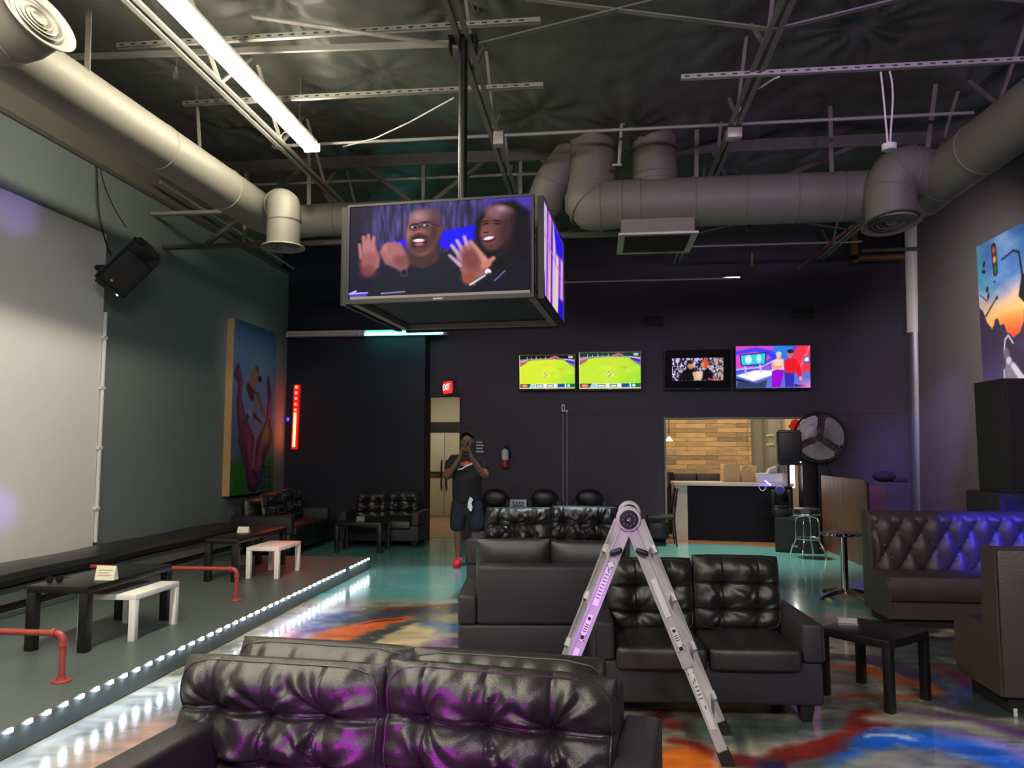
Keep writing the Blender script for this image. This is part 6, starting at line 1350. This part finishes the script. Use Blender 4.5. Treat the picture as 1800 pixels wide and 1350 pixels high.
# local: facing -y
sh = 1.44
V = []; E = []
def v(x,y,z,r): V.append(((x,y,z),r)); return len(V)-1
def ch(*ids): E.extend([(ids[i],ids[i+1]) for i in range(len(ids)-1)])
pel = v(0,.0,.93,(.165,.125)); ab = v(0,-.03,1.10,(.175,.14)); cht = v(0,-.01,1.30,(.175,.125)); nk0 = v(0,.0,1.46,(.075,.07)); nk = v(0,-.02,1.53,.062); hd0 = v(0,-.045,1.60,(.074,.088)); hd1 = v(0,-.035,1.68,(.080,.098)); hd2 = v(0,-.02,1.745,(.062,.074))
ch(pel,ab,cht,nk0,nk,hd0,hd1,hd2)
for s in (-1,1):
    hip = v(s*.10,.0,.86,.098); kn = v(s*.115,-.03*(1 if s < 0 else -1),.50,.062); cf = v(s*.115,.02,.36,.058); an = v(s*.11,.03*(1 if s<0 else 2),.09,.036); toe = v(s*.125,-.14,.035,.038)
    ch(pel,hip,kn,cf,an,toe)
    shd = v(s*.185,.0,1.41,.070); el = v(s*.262,-.14,1.17,.050); wr = v(s*.075,-.30,1.44,.031); pm = v(s*.055,-.31,1.52,(.034,.022)); 
    ch(cht,shd,el,wr,pm)
    # fingers around the phone, thumb on the near side
    for j in range(4):
        f1 = v(s*(.050-.004*j),-.322,1.545+.020*j-.02,.0095); f2 = v(s*(.020-.003*j),-.338,1.555+.021*j-.02,.0085); f3 = v(s*(-.004),-.332,1.558+.021*j-.02,.007); ch(pm,f1,f2,f3)
    t1 = v(s*.040,-.285,1.525,.0105); t2_ = v(s*.022,-.272,1.55,.009); ch(pm,t1,t2_)
# ears and nose
for s in (-1,1): e_ = v(s*.088,-.02,1.655,.016); ch(hd1,e_)
ns = v(0,-.135,1.645,.014); ch(hd1,ns)
body = skinned('body', V, E, 'skin', per, 2)
# facial details
bm = NB()
for s in (-1,1): sphere(bm,(s*.032,-.110,1.668),.009,10)
obj('eyes', bm, mat('dark eyes',(.05,.035,.03),.3,noise=.1),per); bm = NB(); box(bm,(0,-.122,1.605),(.045,.01,.008),None,.003); obj('mouth', bm, mat('lips',(.14,.05,.045),.4,noise=.1), per)
bm = NB(); sphere(bm,(0,-.012,1.715),.096,20,(.92,1.05,.82)); 
bmesh.ops.delete(bm, geom=[q for q in bm.verts if q.co.z < 1.70+.25*(-q.co.y-.05) or q.co.y < -.085], context='VERTS'); obj('hair', bm,'hair',per)
# t-shirt
V = []; E = []
pz = v(0,0,.80,(.205,.170)); p0 = v(0,-.0,.90,(.215,.175)); p1 = v(0,-.035,1.10,(.215,.180)); p2 = v(0,-.012,1.31,(.205,.15)); p3 = v(0,.0,1.475,(.09,.082)); ch(pz,p0,p1,p2,p3)
for s in (-1,1):
    a1 = v(s*.195,.0,1.405,.088); a2 = v(s*.245,-.09,1.25,.074); ch(p2,a1,a2)
skinned('t_shirt', V, E, 'blackcloth', per, 2)
bm = NB(); 
def onchest(x,z): return (x,-.012-.158*math.sqrt(max(0,1-(x/.215)**2))-.006,z)
for k in range(5): 
    x = -.06+.03*k; a_, b_ = onchest(x-.013,1.36), onchest(x+.013,1.36+.0); quad(bm,(a_[0],a_[1]-.012,1.335),(b_[0],b_[1]-.012,1.335),(b_[0],b_[1]-.004,1.395-.008*abs(k-2)),(a_[0],a_[1]-.004,1.395-.008*abs(k-2)))
obj('orange_print', bm,'orange',per)
bm = NB(); tube(bm,[(lambda q:(q[0],q[1]-.020,q[2]))(onchest(-.11+.03*k,1.285+.012*k*(1 if k > 2 else .4))) for k in range(9)],.010,6); obj('white_stripe', bm,'white',per)
# shorts
V = []; E = []
p0 = v(0,.0,1.0,(.185,.145)); p1 = v(0,.0,.86,(.200,.155)); ch(p0,p1)
for s in (-1,1):
    a1 = v(s*.115,-.0,.72,.122); a2 = v(s*.125,-.015,.44,.112); ch(p1,a1,a2)
skinned('shorts', V, E, 'navycloth', per, 2)
bm = NB()
R = []
for k,(z,w) in enumerate(((.92,.012),(.89,.030),(.84,.024),(.79,.034),(.74,.012))): R.append([bm.verts.new((.055+math.cos(a)*w+.01*math.sin(k*2),-.175-.012*math.sin(a)+.01*(k % 2),z)) for a in np.linspace(0,2*PI,9)[:-1]])
skinrings(bm,R); obj('white_rag', bm,'white',per)
for s in (-1,1):
    V = []; E = []
    a1 = v(s*.115,.05,.055,(.052,.055)); a2 = v(s*.12,-.05,.055,(.056,.054)); a3 = v(s*.128,-.17,.046,(.054,.046)); a4 = v(s*.112,.035,.12,(.052,.056)); ch(a1,a2,a3); E.append((a1,a4)); sh_ = skinned('shoe', V, E, 'redshoe', per, 2)
    bm = NB(); lathe(bm,[(0,0),(1,0),(1.02,.5),(1,1),(0,1)],n=22); xf(bm, Matrix.Translation((s*.122,-.055,.0)) @ Matrix.Diagonal((.047,.155,.016,1))); obj('sole', bm, mat('dark red sole',(.4,.02,.03),.6,noise=.1), sh_)
    bm = NB(); 
    for k in range(3): tube(bm,[(s*.122-.022,-.06-.025*k,.085-.010*k),(s*.122,-.06-.025*k,.094-.011*k),(s*.122+.022,-.06-.025*k,.085-.010*k)],.003,6)
    obj('laces', bm,'red',sh_)
# phone held in front of the face
pw_ = wm(per); ph = thing('phone', 'dark smartphone held up in both hands by the standing person', 'phone', pw_ @ Vector((0,-.322,1.565)), .10)
bm = NB(); box(bm,(0,0,.01),(.080,.009,.165),None,.006,3); obj('phone_body', bm,'blackplastic',ph)
bm = NB(); box(bm,(.018,-.006,.052),(.034,.004,.036),None,.004); 
obj('camera_bump', bm,'glass',ph); bm = NB(); sphere(bm,(-.005,-.0065,.055),.004,8); obj('flash', bm,'white',ph)
# ================================================================== LIGHTS
def area(name, loc, tgt, sx, sy, col, power, spread=PI):
    l = bpy.data.lights.new(name,'AREA'); l.shape = 'RECTANGLE'; l.size = sx; l.size_y = sy; l.color = col; l.energy = power; l.spread = spread
    o = bpy.data.objects.new(name,l); COL.objects.link(o); o.location = loc; d = Vector(tgt)-Vector(loc); o.rotation_euler = d.to_track_quat('-Z','Y').to_euler(); return o
def spot(name, loc, tgt, ang, col, power, blend=.6, rad=.05):
    l = bpy.data.lights.new(name,'SPOT'); l.spot_size = math.radians(ang); l.spot_blend = blend; l.color = col; l.energy = power; l.shadow_soft_size = rad
    o = bpy.data.objects.new(name,l); COL.objects.link(o); o.location = loc; d = Vector(tgt)-Vector(loc); o.rotation_euler = d.to_track_quat('-Z','Y').to_euler(); return o
# bar room and corridor lamps
area('bar_room_lamp', (2.4,14.9,3.15), (2.4,15.0,0), 2.6, .8, (1,.82,.55), 40)
area('corridor_lamp', (-3.4,16.0,2.95), (-3.4,16.2,0), 1.2, .6, (1,.90,.70), 16)
# added fills behind the viewer and over the dance floor, pale wall washes
area('rear_fill', (1.3,-1.9,4.3), (1.2,6,1.6), 3.0, .8, (1,.90,.93), 112)  # unseen fill behind the viewer, added to brighten ducts, seats and right side
spot('floor_fill_spot', (2.3,12.1,4.5), (2.0,11.9,0), 58, (1,.95,.85), 520, .8, .2)  # added fill over the floor in front of the bar
spot('floor_fill_spot', (-.3,9.3,4.6), (-.9,9.3,0), 54, (.72,.92,1), 300, .9, .2)  # added cool fill over the middle of the teal floor
spot('pale_wash', (2.5,8.9,3.75), (5.1,10.6,3.0), 82, (1,.90,.95), 270, 1, .15)
spot('pale_wash', (-2.2,8.9,4.4), (XL,11.6,2.6), 34, (1,.95,.9), 190, 1, .15)  # added to brighten the tentacle painting
for yy in (3.1, .9, -1.3): area('unseen_strip_fill', (-2.89,yy,4.63), (-2.89,yy,0), .16, 2.4, (1,.92,.71), 58)  # unseen strips nearer the viewer, added for sheen on the cushions
# coloured stage spots up in the roof steel
spot('violet_wash', (2.6,2.4,4.6), (2.2,12.6,2.6), 80, (.55,.16,1), 100, 1, .3)
spot('violet_wash', (-.9,.5,.30), (-.75,2.4,.36), 40, (.72,.03,.80), 150, .9, .22)
spot('blue_beam', (4.6,3.2,4.5), (3.8,7.5,.80), 15, (.04,.03,1), 2600, .8, .05)
spot('blue_beam', (4.6,3.2,4.5), (2.0,3.9,0), 22, (.25,.30,1), 330, 1, .05)
spot('blue_beam', (3.2,9.0,4.5), (4.98,12.6,1.4), 26, (.35,.25,1), 500, .9, .05)
spot('blue_beam', (3.0,9.0,4.5), (4.2,11.6,.95), 20, (.30,.10,1), 700, .9, .05)
spot('violet_beam', (1.2,8.4,4.4), (3.5,11.6,1.1), 26, (.65,.25,1), 200, .9, .05)
spot('blue_beam', (-.8,8.9,4.4), (-2.0,9.3,0), 22, (.08,.28,1), 1000, .8, .05)
spot('violet_beam', (1.5,.9,3.5), (-.06,3.95,.74), 6.5, (.62,.12,1), 560, .9, .05)
spot('violet_spot', (2.8,1.5,3.4), (XL+.04,6.45,1.02), 3.0, (.30,.18,1), 900, 1, .02)
spot('violet_spot', (2.8,1.5,3.4), (XL+.04,6.45,3.78), 4, (.38,.25,1), 500, 1, .02)
spot('red_beam', (-1.0,12.0,4.4), (-3.3,9.1,.3), 30, (1,.12,.06), 260, .9, .05)
w = bpy.data.worlds.new('dim room air'); w.use_nodes = True; SC.world = w
w.node_tree.nodes['Background'].inputs[0].default_value = (.10,.09,.12,1); w.node_tree.nodes['Background'].inputs[1].default_value = .45
